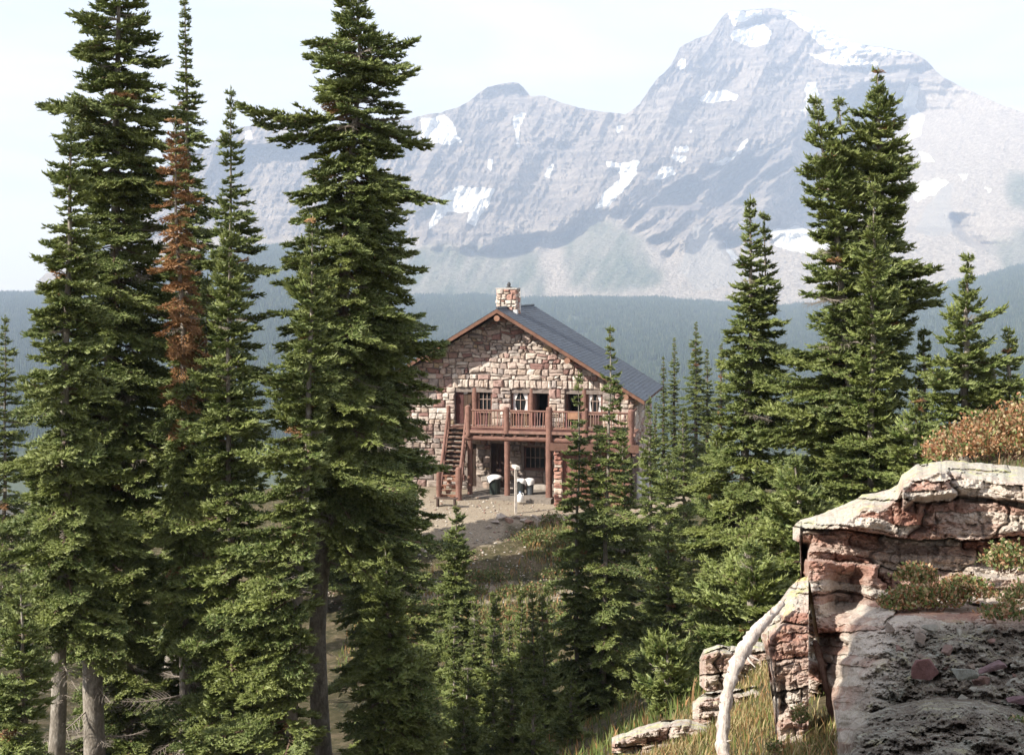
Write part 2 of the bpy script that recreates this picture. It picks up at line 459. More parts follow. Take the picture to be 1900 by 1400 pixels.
def make_branch(L, seed, kind='green'):
    rng = np.random.RandomState(seed)
    droop = rng.uniform(0.10, 0.22); up = rng.uniform(0.10, 0.2); sway = rng.uniform(-0.12, 0.12)
    def axis(t):
        t = np.asarray(t, float)
        return np.stack([L*t, L*sway*t*t, L*(-droop*t + up*t**3)], -1)
    ts = np.linspace(0, 1, 9)
    A = axis(ts)
    rad = 0.005 + 0.013*L*(1-ts)
    sv, sf = stick(A[:-1], A[1:], rad[:-1], rad[1:])
    SV, SF = [sv], [sf]; cnt = len(sv)
    P, D, LL = [], [], []
    nlat = max(3, int(L/0.085))
    t_start = 0.12 if L < 1 else 0.2
    for i in range(nlat):
        t = t_start + (1-t_start)*(i + rng.uniform(-0.3, 0.3))/nlat
        t = min(max(t, 0.05), 0.98)
        for side in (-1, 1):
            if rng.rand() < 0.08: continue
            p0 = axis(t)
            shape = (1-t)**0.75 * min(1.0, (t/0.35))**0.5
            l = (0.42*L*shape*rng.uniform(0.65, 1.15) + 0.07)
            l = min(l, 0.85)
            ang = radians(rng.uniform(42, 62))
            el = radians(rng.uniform(-16, 10))
            d = np.array([cos(ang)*cos(el), side*sin(ang)*cos(el), sin(el)])
            # lateral is curved : two segments
            p1 = p0 + d*l*0.55
            d2 = d + np.array([0.25, 0, 0.05]); d2 /= np.linalg.norm(d2)
            p2 = p1 + d2*l*0.45
            v, f = stick(np.array([p0, p1]), np.array([p1, p2]), [0.006, 0.004], [0.004, 0.002])
            SV.append(v); SF.append(f+cnt); cnt += len(v)
            if kind == 'bare' and rng.rand() < 0.9 and l > 0.15:
                # side twigs only
                for q in range(int(l/0.10)):
                    s = (q+0.6)/max(1, int(l/0.10)); pp = p0 + (p2-p0)*s
                    dd = np.array([0.6*d[0]+rng.uniform(-.3, .3), 0.3*d[1]+rng.uniform(-.6, .6), rng.uniform(-0.7, 0.3)])
                    dd /= np.linalg.norm(dd)
                    v, f = stick(pp[None], (pp+dd*rng.uniform(0.06, 0.2))[None], [0.003], [0.001])
                    SV.append(v); SF.append(f+cnt); cnt += len(v)
                continue
            ns = max(1, int(l/0.062))
            for q in range(ns):
                s = (q+0.55)/ns
                if l > 0.3 and s < 0.15 and rng.rand() < 0.6: continue
                pp = (p0 + (p1-p0)*s/0.55) if s < 0.55 else (p1 + (p2-p1)*(s-0.55)/0.45)
                for sd in (-1, 1):
                    if rng.rand() < 0.12: continue
                    a2 = ang*side + sd*radians(rng.uniform(35, 60))
                    e2 = radians(rng.uniform(-12, 28))
                    dd = np.array([cos(a2)*cos(e2), sin(a2)*cos(e2), sin(e2)])
                    P.append(pp); D.append(dd); LL.append(rng.uniform(0.07, 0.13)*(1.15-0.45*s) + 0.02)
            P.append(p2-d2*0.06); D.append(d2); LL.append(rng.uniform(0.1, 0.16))
    # along the main axis near the tip
    for t in np.linspace(0.75 if L > 1 else 0.3, 1.0, 6):
        p = axis(t); d = axis(min(1, t)+0.02)-axis(t); d = d/np.linalg.norm(d)
        P.append(p-d*0.03); D.append(d); LL.append(0.14)
    SV = np.concatenate(SV); SF = np.concatenate(SF)
    if kind == 'bare' or not P:
        return np_mesh('branch', SV, SF, (M_TWIGGREY,), attrs={'t': np.zeros(len(SV))})
    P, D, LL = np.array(P), np.array(D), np.array(LL)
    FV, FF, FT = shoots_mesh(P, D, LL, rng, r=0.027 if kind == 'green' else 0.016, nl=0.045 if kind == 'green' else 0.036, needles=8)
    V = np.concatenate([SV, FV]); F = np.concatenate([SF, FF+len(SV)])
    mi = np.concatenate([np.zeros(len(SF)), np.ones(len(FF))]).astype(int)
    t = np.concatenate([np.zeros(len(SV)), FT])
    return np_mesh('branch', V, F, (M_TWIG, M_NEEDLE if kind == 'green' else M_BROWN), mat_idx=mi, attrs={'t': t})

LIB = []           # (length class, kind, object)
for kind, lens, nv in (('green', (0.28, 0.6, 1.1, 1.8, 2.6), 3), ('brown', (0.6, 1.4), 2), ('bare', (0.7, 1.5), 2)):
    for L in lens:
        for v in range(nv):
            me = make_branch(L, 100*len(LIB)+7, kind)
            LIB.append((L, kind, bpy.data.objects.new('branch_source', me)))

ng = bpy.data.node_groups.new('crown_branches', 'GeometryNodeTree')
ng.interface.new_socket(name='Geometry', in_out='INPUT', socket_type='NodeSocketGeometry')
ng.interface.new_socket(name='Geometry', in_out='OUTPUT', socket_type='NodeSocketGeometry')
gi = ng.nodes.new('NodeGroupInput'); go = ng.nodes.new('NodeGroupOutput')
iop = ng.nodes.new('GeometryNodeInstanceOnPoints')
join = ng.nodes.new('GeometryNodeJoinGeometry')
for (L, kind, o) in reversed(LIB):                      # a join lists its inputs last link first
    inf = ng.nodes.new('GeometryNodeObjectInfo'); inf.inputs['Object'].default_value = o
    g2i = ng.nodes.new('GeometryNodeGeometryToInstance')
    ng.links.new(inf.outputs['Geometry'], g2i.inputs[0])
    ng.links.new(g2i.outputs[0], join.inputs[0])
def _na(name, typ):
    a = ng.nodes.new('GeometryNodeInputNamedAttribute'); a.data_type = typ; a.inputs['Name'].default_value = name
    return a.outputs['Attribute']
e2r = ng.nodes.new('FunctionNodeEulerToRotation')
ng.links.new(_na('rot', 'FLOAT_VECTOR'), e2r.inputs[0])
ng.links.new(e2r.outputs[0], iop.inputs['Rotation'])
ng.links.new(_na('scl', 'FLOAT_VECTOR'), iop.inputs['Scale'])
ng.links.new(_na('idx', 'INT'), iop.inputs['Instance Index'])
iop.inputs['Pick Instance'].default_value = True
ng.links.new(gi.outputs[0], iop.inputs['Points'])
ng.links.new(join.outputs[0], iop.inputs['Instance'])
ng.links.new(iop.outputs[0], go.inputs[0])

def crown_object(pts, rots, scls, idx, parent, name='crown'):
    me = bpy.data.meshes.new(name)
    n = len(pts)
    me.vertices.add(n); me.vertices.foreach_set('co', np.asarray(pts, dtype=np.float32).ravel())
    a = me.attributes.new('rot', 'FLOAT_VECTOR', 'POINT'); a.data.foreach_set('vector', np.asarray(rots, dtype=np.float32).ravel())
    a = me.attributes.new('scl', 'FLOAT_VECTOR', 'POINT'); a.data.foreach_set('vector', np.asarray(scls, dtype=np.float32).ravel())
    a = me.attributes.new('idx', 'INT', 'POINT'); a.data.foreach_set('value', np.asarray(idx, dtype=np.int32))
    o = obj(name, me, parent); o['kind'] = 'stuff'
    md = o.modifiers.new('branches', 'NODES'); md.node_group = ng
    return o

def pick(L, kind, rng):
    c = [(abs(math.log(l/L)), i) for i, (l, k, o) in enumerate(LIB) if k == kind]
    m = min(c)[0]
    c = [i for (d, i) in c if d < m+0.02]
    return c[rng.randint(len(c))]

def interp(x, xs, ys): return float(np.interp(x, xs, ys))

def make_tree(spec, label, group=None, name='fir_tree'):
    """spec in photograph pixels at distance d: axis [(px,py)..] top to bottom, ext [(py,left,right)..]"""
    d = spec['d']; rng = np.random.RandomState(spec.get('seed', 1))
    ax = spec['axis']; 
    world = spec.get('world')
    WP = (lambda a, b, dd: Vector((a, dd, b))) if world else W
    A = [WP(px, py, d) for px, py in ax]
    Y = spec.get('y', d)
    lx, ly = A[-1].x, d
    z0 = gz(lx, d) - 0.15
    # lengthen or end the trunk at the ground
    if A[-1].z > z0:
        A.append(Vector((A[-1].x, d, z0)))
    else:
        while len(A) > 2 and A[-2].z <= z0+0.3: A.pop()
        a, b = A[-2], A[-1]; t = (z0-a.z)/(b.z-a.z) if abs(b.z-a.z) > 1e-6 else 1
        A[-1] = a.lerp(b, t)
    base = A[-1].copy()
    root = empty(name, base)
    tag(root, label, 'tree', group)
    axz = np.array([(p.z-base.z) for p in A][::-1]); axx = np.array([(p.x-base.x) for p in A][::-1])
    H = axz[-1]
    ez, el, er = [], [], []
    for (py, l, r) in spec['ext']:
        z = WP(950, py, d).z - base.z
        cxp = WP(l, py, d).x - base.x, WP(r, py, d).x - base.x
        cx = interp(z, axz, axx)
        ez.append(z); el.append(max(0.05, cx-cxp[0])); er.append(max(0.05, cxp[1]-cx))
    ez, el, er = np.array(ez)[::-1], np.array(el)[::-1], np.array(er)[::-1]
    zb = spec.get('bottom'); zb = (WP(950, zb, d).z - base.z) if zb is not None else max(0.3, 0.06*H)
    zb = max(zb, 0.15)
    ph = rng.uniform(0, 6.28, 4); nseed = rng.uniform(0, 40)
    # trunk
    tr = spec.get('r', 0.016*H+0.03)
    mb = MB(); pts, rads = [], []
    for t in np.linspace(0, 1, 26):
        z = t*H
        pts.append((interp(z, axz, axx) + 0.02*sin(7*t*3+ph[0])*min(1, (1-t)*4), 0.03*sin(5*t+ph[1]), z))
        rads.append(tr*((1-t)**0.85)*(1+0.5*math.exp(-z/0.25)) + 0.006)
    mb.tube(pts, rads, 9, jit=0.03, rng=random.Random(spec.get('seed', 1)))
    mb.build('trunk', spec.get('bark', M_BARK), root, smooth=True)
    P, R, S, I = [], [], [], []
    for k in range(3):                                  # the leader
        P.append((axx[-1], 0, H-0.05-0.16*k)); R.append((0, -radians(86), k*2.1)); S.append((0.6, 0.25, 0.25)); I.append(0)
    z = H - 0.04; az = rng.rand()*6.28
    dens = spec.get('dens', 1.0); brown = spec.get('brown', 0.03); bare = spec.get('bare', 0.03)
    while z > zb:
        fr = (H-z)/H
        avg = 0.5*(interp(z, ez, el)+interp(z, ez, er))
        tier = 0.86 + 0.18*sin(z*spec.get('tf', 5.2)+ph[2]) + 0.10*sin(z*2.1+ph[3])
        nb = max(3, int(round((3.2 + 2.4*min(avg, 2.2))*dens)))
        for k in range(nb):
            az += 2.4 + rng.uniform(-0.4, 0.4)
            c, s = cos(az), sin(az)
            side = interp(z, ez, er) if c > 0 else interp(z, ez, el)
            L = (c*c*side + s*s*0.92*avg)
            L *= tier*rng.uniform(0.72, 1.16)*(1+0.42*float(vnoise(z*1.15+nseed, c*1.6, s*1.6+nseed)))
            if rng.rand() < 0.06: L *= 1.15
            if rng.rand() < spec.get('gap', 0.07): continue
            L = max(0.12, L*spec.get('full', 1.08))
            kind = 'green'; u = rng.rand()
            bz = brown(z, c) if callable(brown) else (brown*4.5 if float(vnoise(z*0.9+nseed*2, c*1.3+9, s*1.3)) > 0.47 else 0.0)
            if u < bz: kind = 'brown'
            elif u < bz+bare: kind = 'bare'; 
            i = pick(L, kind, rng)
            if kind == 'bare': L *= 0.8
            if kind == 'brown' and bz < 0.4: L *= 0.62
            top = math.exp(-(H-z)/0.9)
            pitch = radians(48*top + (spec.get('tilt', 4) - 20*min(1, fr*1.3)) * (1-top) + rng.uniform(-10, 10))
            zz = z + rng.uniform(-0.09, 0.09)
            P.append((interp(zz, axz, axx), 0.0, zz))
            R.append((rng.uniform(-0.35, 0.35), -pitch, az))
            sc = L/LIB[i][0]
            S.append((sc, min(max(sc, 0.7), 1.35)*rng.uniform(0.9, 1.15), min(max(sc, 0.7), 1.3)))
            I.append(i)
        z -= (0.10 + 0.09*min(1, avg/1.3) + 0.10*math.exp(-(H-z)/0.6))/dens**0.5
    if zb > 1.2 and not spec.get('clean'):              # dead twigs on the bare trunk
        for k in range(int(7*min(3.0, zb-0.4))):
            zz = zb - rng.uniform(0.0, min(3.2, zb-0.4)); i = pick(rng.uniform(0.5, 1.2), 'bare', rng); sc = rng.uniform(0.4, 0.9)
            P.append((interp(zz, axz, axx), 0, zz)); R.append((rng.uniform(-.5, .5), rng.uniform(0.0, 0.5), rng.uniform(0, 6.28))); S.append((sc, sc, sc)); I.append(i)
    crown_object(P, R, S, I, root)
    return root
# ------------------------------------------------------------------ far land: masks drawn as outlines on the mountain's face
def in_poly(u, v, poly):
    inside = np.zeros(u.shape, bool)
    n = len(poly)
    for i in range(n):
        x1, y1 = poly[i]; x2, y2 = poly[(i+1) % n]
        if y1 == y2: continue
        c = ((y1 > v) != (y2 > v)) & (u < (x2-x1)*(v-y1)/(y2-y1) + x1)
        inside ^= c
    return inside
def blur(a, k, axis):
    if k < 1: return a
    ker = np.hanning(2*k+3)[1:-1]; ker /= ker.sum()
    return np.apply_along_axis(lambda r: np.convolve(np.pad(r, k, mode='edge'), ker, mode='valid'), axis, a)
def smooth(a, lo, hi):
    t = np.clip((a-lo)/(hi-lo), 0, 1); return t*t*(3-2*t)

SKYLINE = [(-400,640),(0,575),(58,548),(66,536),(72,520),(84,508),(110,500),(150,470),(200,420),(250,350),(290,320),(330,290),(392,268),(410,250),(440,237),(470,233),(560,231),(640,236),(700,238),(760,222),(790,212),(830,206),(870,189),(890,172),(905,161),(935,153),(962,154),(972,163),(985,180),(1010,177),(1040,191),(1075,199),(1120,208),(1160,213),(1185,196),(1200,172),(1220,146),(1245,121),(1262,88),(1290,72),(1318,62),(1332,42),(1345,25),(1360,20),(1400,18),(1425,14),(1450,18),(1475,21),(1500,35),(1540,62),(1580,80),(1620,86),(1650,91),(1695,97),(1720,112),(1735,130),(1750,143),(1790,164),(1850,190),(1900,209),(2100,280),(2500,400)]
FOREST_TOP = [(-700,540),(-200,541),(0,547),(150,547),(200,540),(300,500),(400,470),(560,458),(650,500),(740,548),(960,556),(1100,556),(1200,553),(1300,563),(1450,572),(1600,562),(1700,545),(1800,522),(1900,497),(2050,465),(2500,430)]
SNOW = [
 [(1448,25),(1480,22),(1520,45),(1560,70),(1610,85),(1690,98),(1700,100),(1640,103),(1570,100),(1530,90),(1500,60),(1470,40)],
 [(1350,25),(1415,18),(1410,30),(1375,40),(1362,52),(1352,40)],
 [(1360,55),(1415,42),(1432,60),(1425,82),(1390,88),(1358,75)],
 [(1500,100),(1550,95),(1630,118),(1610,125),(1530,118)],
 [(1295,185),(1310,170),(1345,166),(1372,178),(1365,188),(1320,190)],
 [(1495,155),(1512,152),(1520,175),(1505,200),(1495,190)],
 [(1690,155),(1705,160),(1700,200),(1716,215),(1710,250),(1672,268),(1690,235),(1678,200),(1673,190)],
 [(1705,280),(1725,285),(1735,300),(1715,300)], [(1775,323),(1800,325),(1790,333)],
 [(1255,115),(1275,110),(1270,130),(1258,130)], [(1825,345),(1838,350),(1835,362)],
 [(780,218),(830,215),(855,262),(840,268),(778,265)],
 [(953,215),(975,208),(968,225),(962,245),(964,275),(957,277),(955,235)],
 [(812,375),(845,345),(920,350),(905,385),(880,420),(865,412),(870,395),(830,395),(795,430),(800,410)],
 [(1125,300),(1165,300),(1190,297),(1175,330),(1130,385),(1100,388),(1120,355),(1150,330),(1145,315),(1125,312)],
 [(1212,335),(1225,312),(1250,310),(1252,322),(1225,335)],
 [(1250,273),(1275,272),(1278,283),(1252,282)], [(1245,290),(1272,290),(1270,300),(1250,300)],
 [(1320,305),(1355,290),(1385,260),(1390,265),(1370,290),(1335,308)],
 [(905,293),(915,295),(912,320),(903,312)], [(1018,305),(1026,302),(1020,330),(1012,325)],
 [(1145,235),(1155,232),(1150,248),(1142,245)], [(1275,243),(1282,242),(1280,248)],
 [(1425,430),(1480,420),(1520,430),(1550,455),(1500,472),(1440,458)],
 [(1338,445),(1350,450),(1372,485),(1360,482)], [(1685,345),(1740,330),(1760,340),(1735,360),(1700,375)],
 [(452,243),(465,240),(468,258),(455,258)], [(1480,210),(1515,180),(1500,205)],
]
PALE = [[(1755,345),(1772,337),(1762,380),(1775,425),(1750,440),(1725,440),(1700,425),(1720,380)],
        [(1290,420),(1320,415),(1350,470),(1390,520),(1300,540),(1260,500)]]
SHADE = [   # faces that turn away to the right : (outline, steepness)
 ([(1500,235),(1600,155),(1625,200),(1580,300),(1540,360),(1525,425),(1460,425),(1395,425),(1440,350),(1480,310),(1465,270)], 16.0),
 ([(1240,345),(1265,330),(1290,345),(1290,375),(1260,385),(1205,378)], 16.0),
 ([(1345,315),(1392,290),(1380,325),(1335,385),(1295,405),(1310,360)], 16.0),
 ([(1400,330),(1440,300),(1420,350),(1370,400),(1350,400)], 13.0),
 ([(1316,422),(1352,440),(1375,480),(1388,498),(1355,482),(1330,450)], 16.0),
 ([(1757,395),(1770,398),(1790,430),(1845,468),(1800,452),(1768,432)], 16.0),
 ([(885,472),(920,445),(1005,430),(990,452),(940,482)], 13.0),
 ([(1010,440),(1095,390),(1065,430),(1022,468),(990,474)], 11.0),
 ([(775,395),(845,352),(800,412),(770,430)], 6.0),
 ([(1370,50),(1395,32),(1415,30),(1412,44)], 11.0),
 ([(1540,128),(1740,118),(1700,140),(1600,146)], 3.5),
 ([(1530,170),(1570,165),(1540,200),(1525,205)], 6.0),
 ([(395,275),(560,260),(560,440),(470,450),(400,400)], 3.5),
 ([(1130,312),(1150,316),(1145,330),(1128,328)], 6.0),
 ([(875,190),(905,163),(960,158),(985,182),(930,184)], 4.0),
]
VEG = [[(905,470),(1000,455),(1010,545),(930,552)], [(1040,440),(1110,405),(1190,440),(1235,530),(1130,545),(1060,540)],
       [(700,452),(880,455),(925,500),(935,560),(700,560)], [(1860,330),(1950,310),(1950,400),(1870,380)],[(1840,440),(1950,420),(1950,520),(1850,500)]]
LEDGES = [(1125,395),(1240,332),(1390,285),(1480,240),(1580,180),(1560,300),(1500,400),(1430,452),(1340,462),(1290,420),(1240,482),(1195,440)]

def build_mountain():
    du = 2.0
    U = np.arange(-420, 2500, du); V = np.arange(0, 640, du)
    UU, VV = np.meshgrid(U, V)
    ju = UU + 8*fbm(UU*0.04, VV*0.04, 1.0, 5, 0.65); jv = VV + 8*fbm(UU*0.04, VV*0.04, 7.0, 5, 0.65)
    g = np.zeros_like(UU)
    g2 = np.zeros_like(UU)
    for poly, s in SHADE:
        w = max(q[0] for q in poly)-min(q[0] for q in poly); hgt = max(q[1] for q in poly)-min(q[1] for q in poly)
        big = w*hgt > 14000
        if big: g = np.maximum(g, in_poly(ju, jv, poly)*s*du)
        else: g2 = np.maximum(g2, in_poly(ju, jv, poly)*s*du)
    # broken mid-tone gullies that also face away
    g = blur(blur(g, 1, 1), 1, 0); g2 = blur(blur(g2, 1, 1), 1, 0)
    D2 = np.zeros_like(g); acc = np.zeros(len(V))
    for i in range(len(U)):
        acc = acc*0.93 + g2[:, i]; D2[:, i] = acc
    D = np.zeros_like(g); acc = np.zeros(len(V))
    for i in range(len(U)):
        acc = acc*0.982 + g[:, i]; D[:, i] = acc
    D = blur(D + D2, 1, 0)
    # rock versus smooth debris
    line = np.interp(U, [-400,400,760,900,1000,1100,1200,1270,1330,1430,1520,1600,1660,1720,1800,2400], [500,440,445,470,440,392,430,470,430,440,440,330,230,160,150,150])
    rocky = smooth(line[None, :] - VV + 22*fbm(UU*0.02, VV*0.02, 3.0, 3), -14, 22)
    amp = 0.16 + 0.84*rocky
    R = -200*fbm(UU*0.0085+VV*0.004, VV*0.006, 2.0, 4, ridged=True)*(0.3+0.7*rocky)
    R += -60*fbm(UU*0.035 + VV*0.016, VV*0.022, 4.0, 5, 0.65, ridged=True)*amp
    R += -30*fbm(UU*0.12, VV*0.08, 6.0, 5, 0.75, ridged=True)*amp
    R += 11*fbm(UU*0.25, VV*0.25, 8.0, 3, 0.7)*(0.5+0.5*rocky)
    # bedding steps
    wv = VV + 0.10*UU + 10*fbm(UU*0.006, VV*0.01, 5.0, 3)
    hs = smooth(UU, 1480, 1560)*smooth(260-VV, 0, 60) + 0.35
    R += 24*(np.abs((wv/9.0) % 1.0 - 0.5)*2 - 0.5)*rocky*hs*(0.6+0.6*fbm(UU*0.03, VV*0.05, 2.2, 2))
    # oblique slabs with shaded risers
    ledge = blur(blur(in_poly(ju, jv, LEDGES).astype(float), 4, 1), 4, 0)
    q = (UU*0.60 + VV*0.80 + 16*fbm(UU*0.016, VV*0.016, 12.0, 4))/27.0
    fr = q % 1.0
    h = 0.55 + 0.8*vnoise(np.floor(q)*3.7, (UU-VV)*0.012, 1.0)
    rise = np.where(fr < 0.34, fr/0.34, 1-(fr-0.34)/0.66)
    R += 190*rise*ledge*np.clip(h, 0.1, 1.4)
    q2 = (UU*0.60 + VV*0.80 + 7*fbm(UU*0.04, VV*0.04, 15.0, 3))/9.0; f2 = q2 % 1.0
    R += 34*np.where(f2 < 0.4, f2/0.4, 1-(f2-0.4)/0.6)*ledge
    D = D + R
    snow = np.zeros_like(UU)
    ku = UU + 5*fbm(UU*0.09, VV*0.09, 21.0, 3); kv = VV + 5*fbm(UU*0.09, VV*0.09, 27.0, 3)
    for p in SNOW: snow = np.maximum(snow, in_poly(ku, kv, p))
    pale = np.zeros_like(UU)
    for p in PALE: pale = np.maximum(pale, in_poly(ku, kv, p))
    veg = np.zeros_like(UU)
    for p in VEG: veg = np.maximum(veg, in_poly(ju+34*fbm(UU*.03+5, VV*.03, 1., 5, 0.7), jv+14*fbm(UU*.04, VV*.04, 9., 4), p))
    veg = blur(blur(veg, 7, 1), 7, 0)*np.clip(0.75+0.7*fbm(UU*0.05+VV*0.03, VV*0.02, 6.0, 5, 0.7), 0, 1)
    # mesh
    ucol = np.arange(-400, 2480, 2.9); nr = 235
    sky = np.interp(ucol, [p[0] for p in SKYLINE], [p[1] for p in SKYLINE]) + 3.2*fbm(ucol*0.06, 0*ucol, 3.3, 5, 0.6)
    sky = np.maximum(sky, 3)
    base = np.maximum(np.interp(ucol, [p[0] for p in FOREST_TOP], [p[1] for p in FOREST_TOP]), sky) + 34
    t = np.linspace(0, 1, nr)[:, None]
    vv = base[None] + (sky-base)[None]*t
    uu = np.repeat(ucol[None], nr, 0)
    def samp(A):
        x = np.clip((uu-U[0])/du, 0, len(U)-1.001); y = np.clip((vv-V[0])/du, 0, len(V)-1.001)
        xi, yi = x.astype(int), y.astype(int); fx, fy = x-xi, y-yi
        return (A[yi, xi]*(1-fx)+A[yi, xi+1]*fx)*(1-fy) + (A[yi+1, xi]*(1-fx)+A[yi+1, xi+1]*fx)*fy
    d = 4950 + 6.1*(base[None]-vv)**0.98 + samp(D)
    rx = (uu-CX)/FPX; b = (CY-vv)/FPX
    yy = cos(PITCH)+b*sin(PITCH); zz = -sin(PITCH)+b*cos(PITCH)
    X, Y, Z = rx/yy*d, d, zz/yy*d
    at = [samp(a) for a in (snow, veg, rocky, pale)]
    # back side
    nb = 6
    for k in range(1, nb+1):
        X = np.vstack([X, X[nr-1]*(1+0.03*k)]); Y = np.vstack([Y, Y[nr-1]+260.0*k]); Z = np.vstack([Z, Z[nr-1]-170.0*k])
        at = [np.vstack([a, a[nr-1]]) for a in at]
    n2 = nr+nb; idx = np.arange(n2*len(ucol)).reshape(n2, len(ucol))
    f = np.stack([idx[:-1, :-1], idx[:-1, 1:], idx[1:, 1:], idx[1:, :-1]], -1).reshape(-1, 4)
    me = np_mesh('mountain', np.stack([X, Y, Z], -1), f, (M_MOUNT,), False, attrs=dict(snow=at[0].ravel(), veg=at[1].ravel(), rocky=at[2].ravel(), pale=at[3].ravel()))
    o = obj('mountain', me); tag(o, kind='structure')
    return (ucol, base)

def mat_mountain():
    m, n, l, b = new_mat('mountain_rock', 0.95, 0.05)
    c = pos_coord(n)
    a = n_noise(n, l, 0.0022, 8, 0.65, c)
    band = n_noise(n, l, 0.02, 5, 0.6, c, 0.3, (0.25, 0.25, 1.6))
    fine = n_noise(n, l, 0.06, 4, 0.8, c)
    rock = n_ramp(n, l, a, [(0.32, (0.24, 0.205, 0.18)), (0.5, (0.37, 0.32, 0.28)), (0.68, (0.48, 0.42, 0.365))])
    rock = n_mix(n, l, n_ramp(n, l, band, [(0.42, 0.6), (0.55, 0.0)]), rock, (0.13, 0.12, 0.125))
    rock = n_mix(n, l, n_ramp(n, l, fine, [(0.38, 0.6), (0.5, 0.0)]), rock, (0.14, 0.125, 0.13))
    streak = n_noise(n, l, 0.022, 6, 0.75, c, 0.5, (1, 1, 0.28))
    rock = n_mix(n, l, n_ramp(n, l, streak, [(0.40, 0.65), (0.50, 0.0)]), rock, (0.12, 0.115, 0.13))
    rock = n_mix(n, l, n_ramp(n, l, streak, [(0.56, 0.0), (0.66, 0.5)]), rock, (0.60, 0.53, 0.49))
    scree = n_ramp(n, l, fine, [(0.34, (0.27, 0.23, 0.20)), (0.5, (0.43, 0.38, 0.33)), (0.66, (0.60, 0.54, 0.48))])
    col = n_mix(n, l, n_attr(n, 'rocky').outputs['Fac'], scree, rock)
    col = n_mix(n, l, n_attr(n, 'pale').outputs['Fac'], col, (0.40, 0.375, 0.35))
    vf = n.new('ShaderNodeMath'); vf.operation = 'MULTIPLY'; vf.inputs[1].default_value = 0.9
    l.new(n_attr(n, 'veg').outputs['Fac'], vf.inputs[0])
    col = n_mix(n, l, vf.outputs[0], col, n_ramp(n, l, fine, [(0.35, (0.03, 0.055, 0.03)), (0.62, (0.10, 0.14, 0.07)), (0.75, (0.3, 0.29, 0.25))]))
    sn = n_ramp(n, l, n_attr(n, 'snow').outputs['Fac'], [(0.45, 0.0), (0.6, 1.0)])
    col = n_mix(n, l, sn, col, (0.86, 0.88, 0.90))
    l.new(col, b.inputs['Base Color'])
    n_bump(n, l, b, n_noise(n, l, 0.018, 6, 0.75, c), 0.9, 55.0)
    return m
M_MOUNT = mat_mountain()
build_mountain()

# ------------------------------------------------------------------ the wooded valley floor
M_FFLOOR, _n, _l, _b = new_mat('valley_floor', 0.95, 0.05)
_c = pos_coord(_n)
_l.new(n_ramp(_n, _l, n_noise(_n, _l, 0.006, 5, 0.6, _c), [(0.35, (0.03, 0.05, 0.025)), (0.6, (0.07, 0.085, 0.045)), (0.72, (0.24, 0.22, 0.17))]), _b.inputs['Base Color'])
M_FTREE, _n, _l, _b = new_mat('far_needles', 0.9, 0.1)
_c = pos_coord(_n)
_l.new(n_ramp(_n, _l, n_noise(_n, _l, 0.05, 4, 0.7, _c), [(0.32, (0.015, 0.03, 0.018)), (0.52, (0.04, 0.065, 0.03)), (0.72, (0.13, 0.14, 0.08))]), _b.inputs['Base Color'])
def valley_pt(u, s):
    """u photograph column, s 0 (near) .. 1 (far edge)"""
    top = np.interp(u, [p[0] for p in FOREST_TOP], [p[1] for p in FOREST_TOP])
    top = top + 7*fbm(np.asarray(u)*0.018, 0.0, 4.4, 5, 0.65)
    d = 1500*(5000/1500.0)**s
    v = 840 + (top-840)*(1-(1-s)**1.5)
    v = v + 10*fbm(u*0.006, s*3.0, 2.0, 3)*(1-s)*2
    b = (CY-v)/FPX; yy = cos(PITCH)+b*sin(PITCH); zz = -sin(PITCH)+b*cos(PITCH)
    return (u-CX)/FPX/yy*d, d, zz/yy*d
